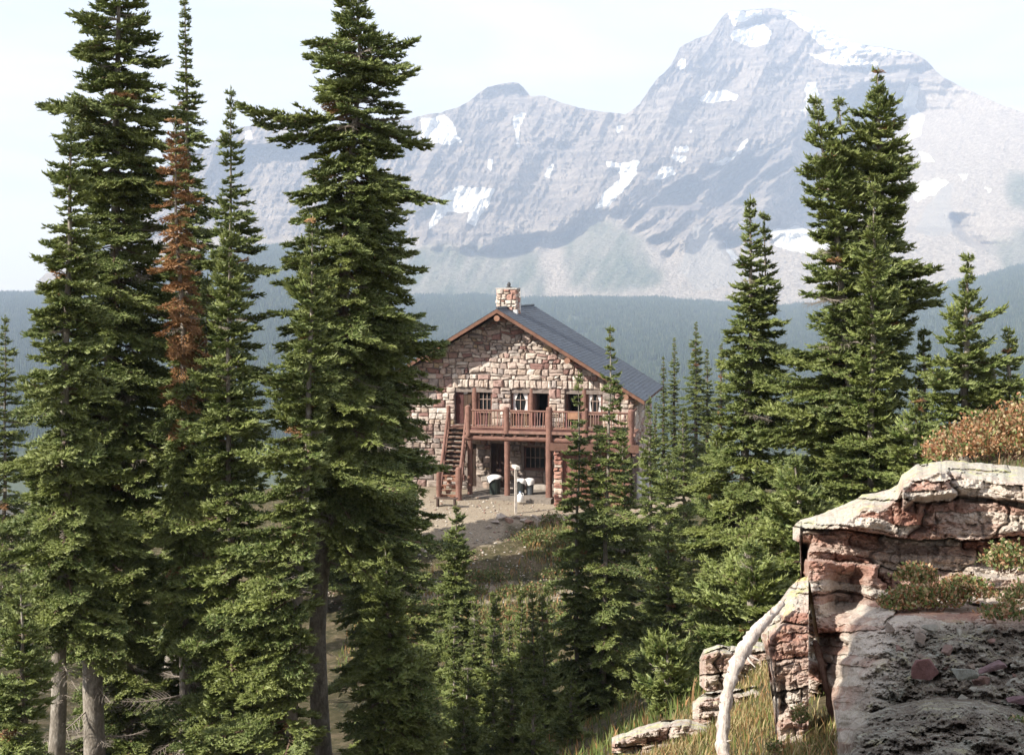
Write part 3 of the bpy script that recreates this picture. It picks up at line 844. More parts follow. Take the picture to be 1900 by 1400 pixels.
def build_valley():
    U, S = np.meshgrid(np.linspace(-700, 2500, 300), np.linspace(0, 1, 90))
    X, Y, Z = valley_pt(U, S)
    X = np.vstack([X[0]*0.92, X, X[-1]*1.05]); Y = np.vstack([Y[0]-160, Y, Y[-1]+420]); Z = np.vstack([Z[0]-60, Z, Z[-1]-60])
    nr, nc = X.shape; idx = np.arange(nr*nc).reshape(nr, nc)
    f = np.stack([idx[:-1, :-1], idx[:-1, 1:], idx[1:, 1:], idx[1:, :-1]], -1).reshape(-1, 4)
    o = obj('valley', np_mesh('valley', np.stack([X, Y, Z], -1), f, (M_FFLOOR,), True)); tag(o, kind='structure')
    # a patch of spires, set out over the valley
    srcs = []
    rng = np.random.RandomState(5)
    for k in range(4):
        vs, fs = [], []
        for i in range(34):
            cx, cy = rng.uniform(-28, 28, 2); h = rng.uniform(9, 21); r = h*rng.uniform(0.11, 0.16)
            n0 = len(vs)
            for (zz, rr) in ((h*0.08, r), (h*0.5, r*0.62)):
                for j in range(5):
                    a = j*1.2566+rng.rand(); vs.append((cx+rr*cos(a), cy+rr*sin(a), zz))
            vs.append((cx, cy, h))
            for j in range(5):
                j2 = (j+1) % 5
                fs += [(n0+j, n0+j2, n0+5+j2), (n0+j, n0+5+j2, n0+5+j), (n0+5+j, n0+5+j2, n0+10)]
        srcs.append(bpy.data.objects.new('spires_source', np_mesh('spires', vs, fs, (M_FTREE,))))
    g2 = bpy.data.node_groups.new('far_spires', 'GeometryNodeTree')
    g2.interface.new_socket(name='Geometry', in_out='INPUT', socket_type='NodeSocketGeometry')
    g2.interface.new_socket(name='Geometry', in_out='OUTPUT', socket_type='NodeSocketGeometry')
    a, z = g2.nodes.new('NodeGroupInput'), g2.nodes.new('NodeGroupOutput')
    ip = g2.nodes.new('GeometryNodeInstanceOnPoints'); jn = g2.nodes.new('GeometryNodeJoinGeometry')
    for o_ in srcs:
        inf = g2.nodes.new('GeometryNodeObjectInfo'); inf.inputs['Object'].default_value = o_
        gg = g2.nodes.new('GeometryNodeGeometryToInstance'); g2.links.new(inf.outputs['Geometry'], gg.inputs[0]); g2.links.new(gg.outputs[0], jn.inputs[0])
    def na(nm, tp):
        q = g2.nodes.new('GeometryNodeInputNamedAttribute'); q.data_type = tp; q.inputs['Name'].default_value = nm; return q.outputs['Attribute']
    er = g2.nodes.new('FunctionNodeEulerToRotation'); g2.links.new(na('rot', 'FLOAT_VECTOR'), er.inputs[0])
    g2.links.new(er.outputs[0], ip.inputs['Rotation']); g2.links.new(na('scl', 'FLOAT_VECTOR'), ip.inputs['Scale'])
    g2.links.new(na('idx', 'INT'), ip.inputs['Instance Index']); ip.inputs['Pick Instance'].default_value = True
    g2.links.new(a.outputs[0], ip.inputs['Points']); g2.links.new(jn.outputs[0], ip.inputs['Instance']); g2.links.new(ip.outputs[0], z.inputs[0])
    n = 11000
    u = rng.uniform(-150, 2080, n); s = rng.rand(n)**0.75
    keep = fbm(u*0.012, s*16, 3.0, 5, 0.65) < 0.22
    u, s = u[keep], s[keep]; n = len(u)
    X, Y, Z = valley_pt(u, s)
    me = bpy.data.meshes.new('valley_forest'); me.vertices.add(n); me.vertices.foreach_set('co', np.stack([X, Y, Z-1.0], -1).astype(np.float32).ravel())
    rot = np.zeros((n, 3)); rot[:, 2] = rng.uniform(0, 6.28, n); sc = np.repeat(rng.uniform(0.75, 1.25, n)[:, None], 3, 1)
    q = me.attributes.new('rot', 'FLOAT_VECTOR', 'POINT'); q.data.foreach_set('vector', rot.astype(np.float32).ravel())
    q = me.attributes.new('scl', 'FLOAT_VECTOR', 'POINT'); q.data.foreach_set('vector', sc.astype(np.float32).ravel())
    q = me.attributes.new('idx', 'INT', 'POINT'); q.data.foreach_set('value', rng.randint(0, 4, n).astype(np.int32))
    o = obj('valley_forest', me); tag(o, kind='stuff')
    o.modifiers.new('spires', 'NODES').node_group = g2
build_valley()

# ------------------------------------------------------------------ haze over everything
M_HAZE = bpy.data.materials.new('haze_air'); M_HAZE.use_nodes = True
_n, _l = M_HAZE.node_tree.nodes, M_HAZE.node_tree.links
_n.clear(); _ho = _n.new('ShaderNodeOutputMaterial'); _hv = _n.new('ShaderNodeVolumePrincipled')
_hv.inputs['Color'].default_value = (0.58, 0.73, 1.0, 1)
_hv.inputs['Absorption Color'].default_value = (0.24, 0.27, 1.0, 1)
_hv.inputs['Density'].default_value = HAZE_DENSITY
_hv.inputs['Anisotropy'].default_value = 0.0
_l.new(_hv.outputs['Volume'], _ho.inputs['Volume'])
_hb = MB(); _hb.box(-9500, 9500, -900, 11500, -420, 2250)
haze = _hb.build('haze', M_HAZE); haze['kind'] = 'stuff'
# ------------------------------------------------------------------ chalet
TH = radians(12.0)
CX_, CY_ = Vector((cos(TH), -sin(TH), 0)), Vector((sin(TH), cos(TH), 0))
CH0 = W(950, 905, 66.4)                               # on the front wall, porch floor height
def loc(px, py, yl=0.0):
    """photograph pixel -> chalet local (x, z) on the plane yl behind (+) or before (-) the front wall"""
    r = W(px, py, 1.0)
    t = (CH0 + CY_*yl).dot(CY_) / r.dot(CY_)
    p = r*t - CH0
    return p.dot(CX_), p.z
chalet = empty('stone_chalet', CH0, -TH)
tag(chalet, 'two-storey stone chalet with red-brown log balcony, gable roof and stone chimney', 'chalet')

def mat_attr(name, rough=0.9, noise_scale=9.0, amount=0.45, bump=0.4, spec=0.15, stretch=None):
    """colour comes from the piece's own 'col', broken up with grain"""
    m, n, l, b = new_mat(name, rough, spec)
    c = obj_coord(n)
    a = n_attr(n, 'col')
    f = n_noise(n, l, noise_scale, 6, 0.65, c, 0.2, stretch)
    g = n_noise(n, l, noise_scale*4.5, 4, 0.7, c, 0.0, stretch)
    v = n_ramp(n, l, f, [(0.3, 1-amount), (0.5, 1.0), (0.7, 1+amount*0.35)])
    v2 = n_ramp(n, l, g, [(0.3, 1-amount*0.6), (0.6, 1.05)])
    col = n_mix(n, l, 1.0, a.outputs['Color'], v, 'MULTIPLY')
    col = n_mix(n, l, 1.0, col, v2, 'MULTIPLY')
    l.new(col, b.inputs['Base Color'])
    if bump: n_bump(n, l, b, g, bump, 0.02)
    return m
M_STONE = mat_attr('wall_stone', 0.92, 5.0, 0.4, 0.5)
M_LOG = mat_attr('stained_log', 0.7, 3.0, 0.4, 0.25, 0.25)
M_SLATE = mat_attr('roof_slate', 0.6, 4.0, 0.35, 0.2, 0.3)
M_MORTAR, _n, _l, _b = new_mat('mortar', 0.95, 0.05)
_l.new(n_ramp(_n, _l, n_noise(_n, _l, 6, 5, 0.6, obj_coord(_n)), [(0.3, (0.15, 0.12, 0.105)), (0.7, (0.30, 0.255, 0.225))]), _b.inputs['Base Color'])
M_GLASS, _n, _l, _b = new_mat('window_glass', 0.06, 0.6); _b.inputs['Base Color'].default_value = (0.02, 0.023, 0.025, 1)
M_CLOTH, _n, _l, _b = new_mat('white_cloth', 0.9, 0.1); _b.inputs['Base Color'].default_value = (0.74, 0.72, 0.70, 1)
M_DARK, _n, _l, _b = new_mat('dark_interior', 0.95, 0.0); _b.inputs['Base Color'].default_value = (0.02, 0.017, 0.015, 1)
M_METAL = mat_attr('metal_paint', 0.45, 2.0, 0.15, 0.0, 0.5)
RED = (0.215, 0.117, 0.090); RED2 = (0.165, 0.088, 0.068); REDL = (0.285, 0.17, 0.135); BROWN = (0.085, 0.045, 0.034)

AX, _ = loc(922, 572, -1.15)
_, AZ = loc(922, 572, -1.15)
TX, TZ = loc(1195, 742, -1.15)
RH = TX-AX; SL = (AZ-TZ)/RH                            # roof half width, slope
XR, _ = loc(1177, 800, 0); HW = XR-AX; XL = AX-HW
DEPTH = 7.6
ZD = loc(950, 799, -2.3)[1]                            # deck level
def roof_z(x, drop=0.0): return AZ - SL*abs(x-AX) - drop
ops = []                                               # openings in the upper wall x0,x1,z0,z1
OPX = [(844, 913), (948, 1019), (1049, 1118)]
ZL = loc(980, 720, 0)[1]; ZS = loc(980, 764, 0)[1]
UP = [(loc(a, 740)[0], loc(b, 740)[0]) for a, b in OPX]
LOW = [(loc(868, 860)[0], loc(884, 860)[0], 0.0, 2.25), (loc(911, 860)[0], loc(936, 860)[0], 0.0, 2.3), (loc(972, 860)[0], loc(1012, 860)[0], 0.95, 2.2), (loc(1075, 860)[0], loc(1118, 860)[0], 0.0, 2.1)]

# wall core with its openings left open
wall = MB()
def wall_cells(mb, x0, x1, z0, z1, holes, y0, y1):
    xs = sorted({x0, x1, *[min(max(h[i], x0), x1) for h in holes for i in (0, 1)]})
    zs = sorted({z0, z1, *[min(max(h[i], z0), z1) for h in holes for i in (2, 3)]})
    for a, b in zip(xs[:-1], xs[1:]):
        for c, d in zip(zs[:-1], zs[1:]):
            mx, mz = (a+b)/2, (c+d)/2
            if any(h[0] < mx < h[1] and h[2] < mz < h[3] for h in holes): continue
            mb.box(a, b, y0, y1, c, d)
EAVE_Z = roof_z(XR, 0.22)
holes_up = [(a, b, ZD, ZL) for a, b in UP]
wall_cells(wall, XL, XR, -0.6, EAVE_Z, LOW + holes_up, 0.0, 0.5)
gable = [(XL, EAVE_Z), (XR, EAVE_Z), (AX, AZ-0.25)]
wall.add([(x, y, z) for y in (0.0, 0.5) for x, z in gable], [(0, 1, 2), (5, 4, 3), (0, 3, 4, 1), (1, 4, 5, 2), (2, 5, 3, 0)])
front = wall.build('front_wall', M_MORTAR, chalet)
sw = MB(); sw.box(XR-0.5, XR, 0.5, DEPTH, -0.6, EAVE_Z); side_wall = sw.build('side_wall', M_MORTAR, chalet)
sw = MB(); sw.box(XL, XL+0.5, 0.5, DEPTH, -0.6, EAVE_Z); sw.build('side_wall', M_MORTAR, chalet)
sw = MB(); sw.box(XL+0.5, XR-0.5, DEPTH-0.5, DEPTH, -0.6, EAVE_Z)
sw.add([(x, y, z) for y in (DEPTH-0.5, DEPTH) for x, z in gable], [(0, 1, 2), (5, 4, 3), (0, 3, 4, 1), (1, 4, 5, 2), (2, 5, 3, 0)])
sw.build('back_wall', M_MORTAR, chalet)
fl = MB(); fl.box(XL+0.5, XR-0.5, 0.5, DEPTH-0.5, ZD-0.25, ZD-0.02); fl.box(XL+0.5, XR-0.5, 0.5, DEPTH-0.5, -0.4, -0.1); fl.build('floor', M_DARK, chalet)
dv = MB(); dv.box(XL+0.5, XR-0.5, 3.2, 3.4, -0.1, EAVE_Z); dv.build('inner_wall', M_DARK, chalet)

rng = random.Random(4)
PAL = [((0.58, 0.49, 0.42), 10), ((0.66, 0.59, 0.52), 7), ((0.48, 0.38, 0.31), 6), ((0.42, 0.29, 0.25), 4), ((0.31, 0.185, 0.16), 3), ((0.46, 0.36, 0.24), 1.2), ((0.38, 0.33, 0.30), 3), ((0.54, 0.43, 0.37), 6)]
def pal(dark=False):
    c = rng.choices([p[0] for p in PAL], [p[1] for p in PAL])[0]
    k = rng.uniform(0.76, 1.0)
    return tuple(min(0.8, x*k) for x in c)
def clip_poly(poly, a, b, c):
    """keep points with a*x+b*z <= c"""
    out = []
    for i, p in enumerate(poly):
        q = poly[(i+1) % len(poly)]
        dp, dq = a*p[0]+b*p[1]-c, a*q[0]+b*q[1]-c
        if dp <= 0: out.append(p)
        if dp*dq < 0:
            t = dp/(dp-dq); out.append((p[0]+(q[0]-p[0])*t, p[1]+(q[1]-p[1])*t))
    return out
def stone_shape(mb, poly, depth, fn, gap=0.013, warp=False):
    """a rubble stone: outline poly (x,z), standing proud by depth; fn maps (x, out, z) to 3D"""
    if warp:
        poly = [(x+0.10*float(vnoise(x*1.7, z*2.3, 3.3))+0.05*float(vnoise(x*5, z*6, 7.7)), z+0.11*float(vnoise(x*1.5, z*2.0, 13.3))+0.05*float(vnoise(x*5, z*6, 21.7))) for x, z in poly]
    cx = sum(p[0] for p in poly)/len(poly); cz = sum(p[1] for p in poly)/len(poly)
    pts = []
    for i, p in enumerate(poly):
        q = poly[(i+1) % len(poly)]
        L = math.hypot(q[0]-p[0], q[1]-p[1])
        k = 2 if L > 0.22 else 1
        for j in range(k):
            t = j/k
            x, z = p[0]+(q[0]-p[0])*t, p[1]+(q[1]-p[1])*t
            dx, dz = cx-x, cz-z; dl = math.hypot(dx, dz)+1e-6
            g = gap*rng.uniform(0.5, 1.5) + (0.02 if j == 0 else 0)
            pts.append((x+dx/dl*g + rng.uniform(-.025, .025), z+dz/dl*g + rng.uniform(-.025, .025)))
    n = len(pts)
    vs = [fn(x, -0.05, z) for x, z in pts] + [fn(x, depth*rng.uniform(0.45, 0.8), z) for x, z in pts]
    vs += [fn(cx+(x-cx)*0.72, depth*rng.uniform(0.8, 1.25), cz+(z-cz)*0.72) for x, z in pts]
    vs.append(fn(cx, depth*rng.uniform(0.9, 1.3), cz))
    fs = []
    for i in range(n):
        j = (i+1) % n
        fs += [(i, j, n+j, n+i), (n+i, n+j, 2*n+j, 2*n+i), (2*n+i, 2*n+j, 3*n)]
    mb.add(vs, fs)
def courses(x0, x1, z0, z1, hmin, hmax, wmin, wmax):
    """rubble courses as quads"""
    out = []; z = z0
    while z < z1-0.05:
        h = rng.uniform(hmin, hmax)
        if z1-(z+h) < hmin*0.7: h = z1-z
        x = x0
        while x < x1-0.02:
            w = rng.uniform(wmin, wmax)*(0.75+0.5*h/hmax)
            if x1-(x+w) < wmin*0.8: w = x1-x
            r = rng.random(); j = lambda s=0.035: rng.uniform(-s, s)
            if r < 0.2 and h > 0.24:
                zm = z+h*rng.uniform(0.4, 0.6); out += [[(x, z), (x+w, z), (x+w, zm+j()), (x, zm)], [(x, zm), (x+w, zm), (x+w, z+h), (x, z+h)]]
            elif r < 0.36 and w > 0.45:
                xm = x+w*rng.uniform(0.35, 0.65); zm = z+h*rng.uniform(0.35, 0.65)
                out += [[(x, z), (xm, z), (xm+j(), z+h), (x, z+h)], [(xm, z), (x+w, z), (x+w, zm), (xm, zm)], [(xm, zm), (x+w, zm), (x+w, z+h), (xm, z+h)]]
            else:
                out.append([(x+j(), z), (x+w+j(), z+j()*0.6), (x+w+j(), z+h), (x+j(), z+h+j()*0.6)])
            x += w
        z += h
    return out
quads = []
# piers between the upper openings, the lower wall, the gable
xs_ = [XL] + [v for ab in UP for v in ab] + [XR]
vz = ZL + 0.42                                          # top of the arch stones
for i in range(0, len(xs_), 2):
    quads += [('up', q) for q in courses(xs_[i], xs_[i+1], ZD, ZL, 0.17, 0.42, 0.25, 0.62)]
    quads += [('up', q) for q in courses(xs_[i]+(0.12 if i else 0), xs_[i+1]-(0.12 if i < 6 else 0), ZL, vz, 0.2, 0.42, 0.25, 0.5)]
for a, b in UP:                                         # arch stones, slightly cambered
    n = rng.randint(7, 9); w = (b-a+0.24)/n; x = a-0.12
    for k in range(n):
        ww = w*rng.uniform(0.85, 1.15) if k < n-1 else b+0.12-x
        cam = 0.07*(1-(2*(k+0.5)/n-1)**2)
        quads.append(('arch', [(x, ZL-0.02+cam-0.05), (x+ww, ZL-0.02+cam-0.05), (x+ww, vz), (x, vz)])); x += ww
for q in courses(XL, XR, vz, AZ, 0.11, 0.32, 0.16, 0.58): quads.append(('up', q))
for q in courses(XL, XR, -0.3, ZD, 0.16, 0.42, 0.28, 0.75):
    cx = sum(p[0] for p in q)/4; cz = sum(p[1] for p in q)/4
    if any(h[0]-0.05 < cx < h[1]+0.05 and h[2]-0.05 < cz < h[3]+0.05 for h in LOW): continue
    quads.append(('low', q))
stones = []
for kind_, q in quads:
    p = clip_poly(q, SL, 1.0, AZ-0.26+SL*AX); p = clip_poly(p, -SL, 1.0, AZ-0.26-SL*AX)
    if kind_ == 'low':
        for h in LOW:
            mx = sum(a[0] for a in p)/len(p)
            if max(a[1] for a in p) > h[2]+0.05 and min(a[1] for a in p) < h[3]-0.05:
                p = clip_poly(p, 1, 0, h[0]) if mx < (h[0]+h[1])/2 and max(a[0] for a in p) > h[0] and min(a[0] for a in p) < h[0] else p
                p = clip_poly(p, -1, 0, -h[1]) if p and mx >= (h[0]+h[1])/2 and min(a[0] for a in p) < h[1] and max(a[0] for a in p) > h[1] else p
    if len(p) < 3: continue
    ar = abs(sum(p[i][0]*p[(i+1)%len(p)][1]-p[(i+1)%len(p)][0]*p[i][1] for i in range(len(p))))/2
    if ar < 0.012: continue
    stones.append((ar*(3 if kind_ == 'arch' else 1.0 if kind_ == 'up' else 0.25)*(0.35 if p[0][0] < loc(770, 700)[0] else 1), kind_, p))
stones.sort(key=lambda s: -s[0])
fill = MB()
for i, (w_, kind_, p) in enumerate(stones):
    c = pal()
    if kind_ == 'arch': c = rng.choice([(0.60, 0.52, 0.44), (0.54, 0.45, 0.38), (0.62, 0.55, 0.48), (0.50, 0.41, 0.35)])
    if kind_ == 'low': c = tuple(v*0.7 for v in c)  # ground-floor stones coloured darker to stand in for shade under the balcony
    mb = MB() if i < 297 else fill
    mb.color(c)
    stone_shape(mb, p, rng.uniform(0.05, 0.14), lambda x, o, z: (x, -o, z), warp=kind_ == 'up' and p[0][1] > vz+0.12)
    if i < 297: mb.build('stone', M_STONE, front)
o = fill.build('stone_fill', M_STONE, front); o['kind'] = 'stuff'
fill = MB()
for q in courses(0.0, DEPTH, -0.3, EAVE_Z-0.02, 0.18, 0.42, 0.28, 0.75):
    fill.color(pal()); stone_shape(fill, q, rng.uniform(0.04, 0.12), lambda x, o, z: (XR+o, x, z))
o = fill.build('stone_fill', M_STONE, side_wall); o['kind'] = 'stuff'

# roof
RY0, RY1 = -1.15, DEPTH+0.9
rf = MB().color((0.10, 0.05, 0.035))
for s in (-1, 1):
    th = 0.12; L = RH
    a, b = (AX, AZ-0.03), (AX+s*L, AZ-0.03-SL*L)
    vs = [(a[0], RY0, a[1]), (b[0], RY0, b[1]), (b[0], RY0, b[1]-th), (a[0], RY0, a[1]-th)]
    vs += [(x, RY1, z) for x, _, z in vs]
    fs = [(0, 1, 2, 3), (7, 6, 5, 4), (0, 4, 5, 1), (2, 6, 7, 3), (1, 5, 6, 2)]
    rf.add(vs, fs)
roof = rf.build('roof', M_LOG, chalet)
sh = MB()
SLEN = RH*math.sqrt(1+SL*SL); nC = 46
for s in (-1, 1):
    ux, uz = s/math.sqrt(1+SL*SL), -SL/math.sqrt(1+SL*SL)     # down-slope
    nx, nz = -uz*s*s, 0
    nrm = (SL*s/math.sqrt(1+SL*SL), 1/math.sqrt(1+SL*SL))
    for k in range(nC):
        a0, a1 = SLEN*k/nC, SLEN*(k+1)/nC + 0.05
        y = RY0-0.03; kk = 0; first = rng.uniform(0.1, 0.35)
        while y < RY1:
            w = (first if y < RY0 else rng.uniform(0.2, 0.42)) if s > 0 else 0.8
            y2 = min(RY1+0.03, y+w)
            g = rng.uniform(0.86, 1.14); sh.color((0.070*g, 0.088*g, 0.112*g))
            t0, t1 = 0.012, 0.022+rng.uniform(0, 0.008)
            P = []
            for (aa, hh) in ((a0, t0), (a1+rng.uniform(-.01, .01), t1)):
                for yy in (y+0.004, y2-0.004):
                    P.append((AX+ux*aa+nrm[0]*hh, yy, AZ-0.03+uz*aa+nrm[1]*hh))
            for yy in (y+0.004, y2-0.004): P.append((AX+ux*a1, yy, AZ-0.03+uz*a1+nrm[1]*0.002))
            sh.add(P, [(0, 1, 3, 2), (2, 3, 5, 4), (0, 2, 4), (1, 5, 3)])
            y = y2
o = sh.build('shingle', M_SLATE, roof); o['kind'] = 'stuff'
rc = MB().color((0.09, 0.11, 0.13)); rc.tube([(AX, RY0-0.04, AZ+0.02), (AX, RY1+0.04, AZ+0.02)], [0.06, 0.06], 6); rc.build('ridge_cap', M_SLATE, roof)
for s in (-1, 1):                                        # barge boards
    bb = MB().color((0.19, 0.10, 0.068))
    x0, x1 = AX, AX+s*(RH+0.02)
    z0, z1 = AZ-0.045, AZ-0.045-SL*(RH+0.02)
    vs = [(x0, RY0-0.05, z0), (x1, RY0-0.05, z1), (x1, RY0-0.05, z1-0.18), (x0, RY0-0.05, z0-0.19), (x0, RY0+0.004, z0), (x1, RY0+0.004, z1), (x1, RY0+0.004, z1-0.18), (x0, RY0+0.004, z0-0.19)]
    bb.add(vs, [(0, 1, 2, 3), (7, 6, 5, 4), (0, 4, 5, 1), (1, 5, 6, 2), (2, 6, 7, 3), (3, 7, 4, 0)])
    bb.build('barge_board', M_LOG, roof)
    for k in range(24):                                 # rafter tails under the eave
        pass
fe = MB().color((0.13, 0.065, 0.045)); fe.box(AX+RH-0.02, AX+RH+0.02, RY0, RY1, TZ-0.20, TZ-0.04); fe.build('eave_board', M_LOG, roof)
for dx in (0.0, -0.52*RH*0.93, 0.52*RH*0.93, 0.955*HW, -0.955*HW):   # purlin log ends
    pl = MB().color((0.30, 0.165, 0.11)); zz = roof_z(AX+dx, 0.42 if dx else 0.5)
    pl.tube([(AX+dx, RY0-0.06, zz), (AX+dx, 0.2, zz)], [0.15, 0.15], 12)
    pl.build('purlin', M_LOG, roof)

# chimney
cx0, cz0 = loc(921, 534, 1.2); cx1, _ = loc(958, 534, 1.2)
ct = cz0; cb = roof_z(cx1)-0.2; cy0, cy1 = 1.2, 2.1
cm = MB(); cm.box(cx0+0.05, cx1-0.05, cy0+0.05, cy1-0.05, cb-0.4, ct-0.03)
chim = cm.build('chimney', M_MORTAR, chalet)
for faceid in range(4):
    if faceid in (0, 2): qs = courses(cx0, cx1, cb-0.1, ct-0.06, 0.13, 0.3, 0.2, 0.5)
    else: qs = courses(cy0, cy1, cb-0.1, ct-0.06, 0.13, 0.3, 0.2, 0.5)
    fn = [lambda x, o, z: (x, cy0+0.05-o, z), lambda x, o, z: (cx1-0.05+o, x, z), lambda x, o, z: (x, cy1-0.05+o, z), lambda x, o, z: (cx0+0.05-o, x, z)][faceid]
    for q in qs:
        mb = MB().color(rng.choice([(0.50, 0.33, 0.27), (0.60, 0.50, 0.43), (0.42, 0.25, 0.20), (0.62, 0.55, 0.47), (0.52, 0.42, 0.34)]))
        stone_shape(mb, q, rng.uniform(0.05, 0.09), fn); mb.build('stone', M_STONE, chim)
cc = MB().color((0.5, 0.46, 0.42)); cc.box(cx0-0.03, cx1+0.03, cy0-0.03, cy1+0.03, ct-0.07, ct); cc.build('chimney_cap', M_STONE, chim)
fp = MB().color((0.045, 0.045, 0.045)); mx = (cx0+cx1)/2+0.05
fp.tube([(mx, 1.6, ct), (mx, 1.6, ct+0.06), (mx, 1.6, ct+0.07), (mx, 1.6, ct+0.16), (mx, 1.6, ct+0.17), (mx, 1.6, ct+0.30)], [0.2, 0.14, 0.09, 0.09, 0.12, 0.05], 10); fp.build('flue_cap', M_METAL, chim)
fs_ = MB().color((0.55, 0.56, 0.57)); fs_.box(cx1-0.16, cx1+0.055, cy0-0.06, cy0+0.1, roof_z(cx1)-0.05, roof_z(cx1)+0.2); fs_.build('flashing', M_METAL, chim)
mp = MB().color((0.72, 0.72, 0.70)); px_, pz_ = loc(965, 563, 2.6); _, pt_ = loc(965, 538, 2.6)
mp.tube([(px_, 2.6, roof_z(px_)-0.1), (px_, 2.6, pt_)], [0.045, 0.045], 8); mp.build('vent_pipe', M_METAL, chalet)
mp = MB().color((0.5, 0.5, 0.5)); mp.tube([(px_-0.05, 2.7, roof_z(px_)-0.1), (px_-0.03, 2.7, pt_+0.5)], [0.012, 0.008], 5); mp.build('antenna', M_METAL, chalet)

# doors and windows on the balcony
def sash(x0, x1, z0, z1, y, nx, nz, col=RED, curtain=False, frame_w=0.07):
    f = MB().color(col)
    f.box(x0, x0+frame_w, y-0.06, y+0.06, z0, z1); f.box(x1-frame_w, x1, y-0.06, y+0.06, z0, z1)
    f.box(x0+frame_w, x1-frame_w, y-0.06, y+0.06, z1-frame_w, z1); f.box(x0+frame_w, x1-frame_w, y-0.06, y+0.06, z0, z0+frame_w)
    win = f.build('window', M_LOG, chalet)
    g = MB(); g.box(x0+frame_w, x1-frame_w, y+0.02, y+0.03, z0+frame_w, z1-frame_w); g.build('pane', M_GLASS, win)
    m_ = MB().color((0.40, 0.30, 0.25))
    for i in range(1, nx):
        xx = x0+frame_w+(x1-x0-2*frame_w)*i/nx; m_.box(xx-0.014, xx+0.014, y-0.03, y+0.015, z0+frame_w, z1-frame_w)
    for i in range(1, nz):
        zz = z0+frame_w+(z1-z0-2*frame_w)*i/nz; m_.box(x0+frame_w, x1-frame_w, y-0.034, y+0.013, zz-0.014, zz+0.014)
    if m_.v: m_.build('muntin', M_LOG, win)
    s_ = MB().color(REDL); s_.box(x0-0.04, x1+0.04, y-0.16, y+0.05, z0-0.09, z0-0.004); s_.build('sill', M_LOG, win)
    if curtain:
        W_, H_ = x1-x0-2*frame_w, z1-z0-2*frame_w
        for sd in (0, 1):
            vs, fs = [], []; nn, mm = 10, 12
            for j in range(mm+1):
                t = j/mm
                wid = W_*(0.50-0.36*min(1, t/0.55)**0.8) if t < 0.55 else W_*(0.14+0.10*(t-0.55)/0.45)
                for i in range(nn+1):
                    s2 = i/nn; x = s2*wid
                    xx = x0+frame_w+x if sd == 0 else x1-frame_w-x
                    vs.append((xx, y-0.012+0.012*sin(s2*16+t*2), z1-frame_w-H_*t))
            for j in range(mm):
                for i in range(nn): q = j*(nn+1)+i; fs.append((q, q+1, q+nn+2, q+nn+1))
            cu = MB(); cu.add(vs, fs); cu.build('curtain', M_CLOTH, win, smooth=True)
    return win
def plank_door(x0, x1, z0, z1, y, col=BROWN):
    d = MB().color(col); d.box(x0, x1, y+0.012, y+0.05, z0, z1)
    dd = d.build('door', M_LOG, chalet)
    n = 4; w = (x1-x0)/n
    for i in range(n):
        p = MB().color(tuple(c*rng.uniform(0.85, 1.15) for c in col)); p.box(x0+i*w+0.008, x0+(i+1)*w-0.008, y-0.02, y+0.01, z0+0.01, z1-0.01); p.build('plank', M_LOG, dd)
    h = MB().color((0.03, 0.03, 0.03)); h.box(x1-0.12, x1-0.08, y-0.07, y-0.02, z0+0.95, z0+1.1); h.build('handle', M_METAL, dd)
    return dd
def post_log(a, b, r, name='post', col=RED, n=12, parent=None, knob=False):
    m_ = MB().color(col)
    a, b = Vector(a), Vector(b); L = (b-a).length; k = max(3, int(L/0.35))
    pts = [a.lerp(b, i/k) for i in range(k+1)]
    rr = [r*(1+0.05*sin(i*1.9+a.x*3)) for i in range(k+1)]
    if knob: d = (b-a).normalized(); pts += [b+d*r*0.35, b+d*r*0.55]; rr += [r*0.8, r*0.3]
    m_.tube(pts, rr, n, jit=0.02, rng=rng)
    return m_.build(name, M_LOG, parent or chalet, smooth=False)
X = lambda px, yl=0.0, py=740: loc(px, py, yl)[0]
YW = 0.16                                             # joinery sits back from the stone face
a, b = UP[0]; p1, p2 = X(874), X(886)
dd = plank_door(a+0.02, p1, ZD, ZL-0.02, YW)
sg = MB().color((0.7, 0.7, 0.68)); sg.box(p1-0.42, p1-0.22, YW-0.03, YW-0.022, ZL-0.36, ZL-0.27); sg.build('door_plate', M_METAL, dd)
post_log(((p1+p2)/2, YW-0.05, ZD), ((p1+p2)/2, YW-0.05, ZL-0.02), 0.15, 'door_post')
sash(p2, b-0.02, ZS, ZL-0.02, YW, 3, 2)
wp = MB().color(BROWN); wp.box(p2, b-0.02, YW-0.04, YW+0.05, ZD, ZS-0.095); wp.build('wall_panel', M_LOG, chalet)
a, b = UP[1]; p1, p2 = X(981), X(990)
sash(a+0.02, p1, ZS, ZL-0.02, YW, 2, 2, curtain=True)
wp = MB().color(BROWN); wp.box(a+0.02, p1, YW-0.04, YW+0.05, ZD, ZS-0.095); wp.build('wall_panel', M_LOG, chalet)
post_log(((p1+p2)/2, YW-0.05, ZD), ((p1+p2)/2, YW-0.05, ZL-0.02), 0.14, 'door_post')
def open_door(x0, x1):
    f = MB().color(RED2); f.box(x0, x0+0.07, YW-0.06, YW+0.06, ZD, ZL-0.02); f.box(x1-0.07, x1, YW-0.06, YW+0.06, ZD, ZL-0.02); f.box(x0+0.07, x1-0.07, YW-0.06, YW+0.06, ZL-0.1, ZL-0.02)
    f = f.build('doorway', M_LOG, chalet)
    l_ = MB().color(BROWN); l_.box(x0+0.07, x0+0.12, YW+0.07, YW+0.85, ZD, ZL-0.12); l_.build('door_leaf', M_LOG, f)
open_door(p2, b-0.02)
a, b = UP[2]; p1, p2 = X(1079), X(1089)
open_door(a+0.02, p1)
post_log(((p1+p2)/2, YW-0.05, ZD), ((p1+p2)/2, YW-0.05, ZL-0.02), 0.15, 'door_post')
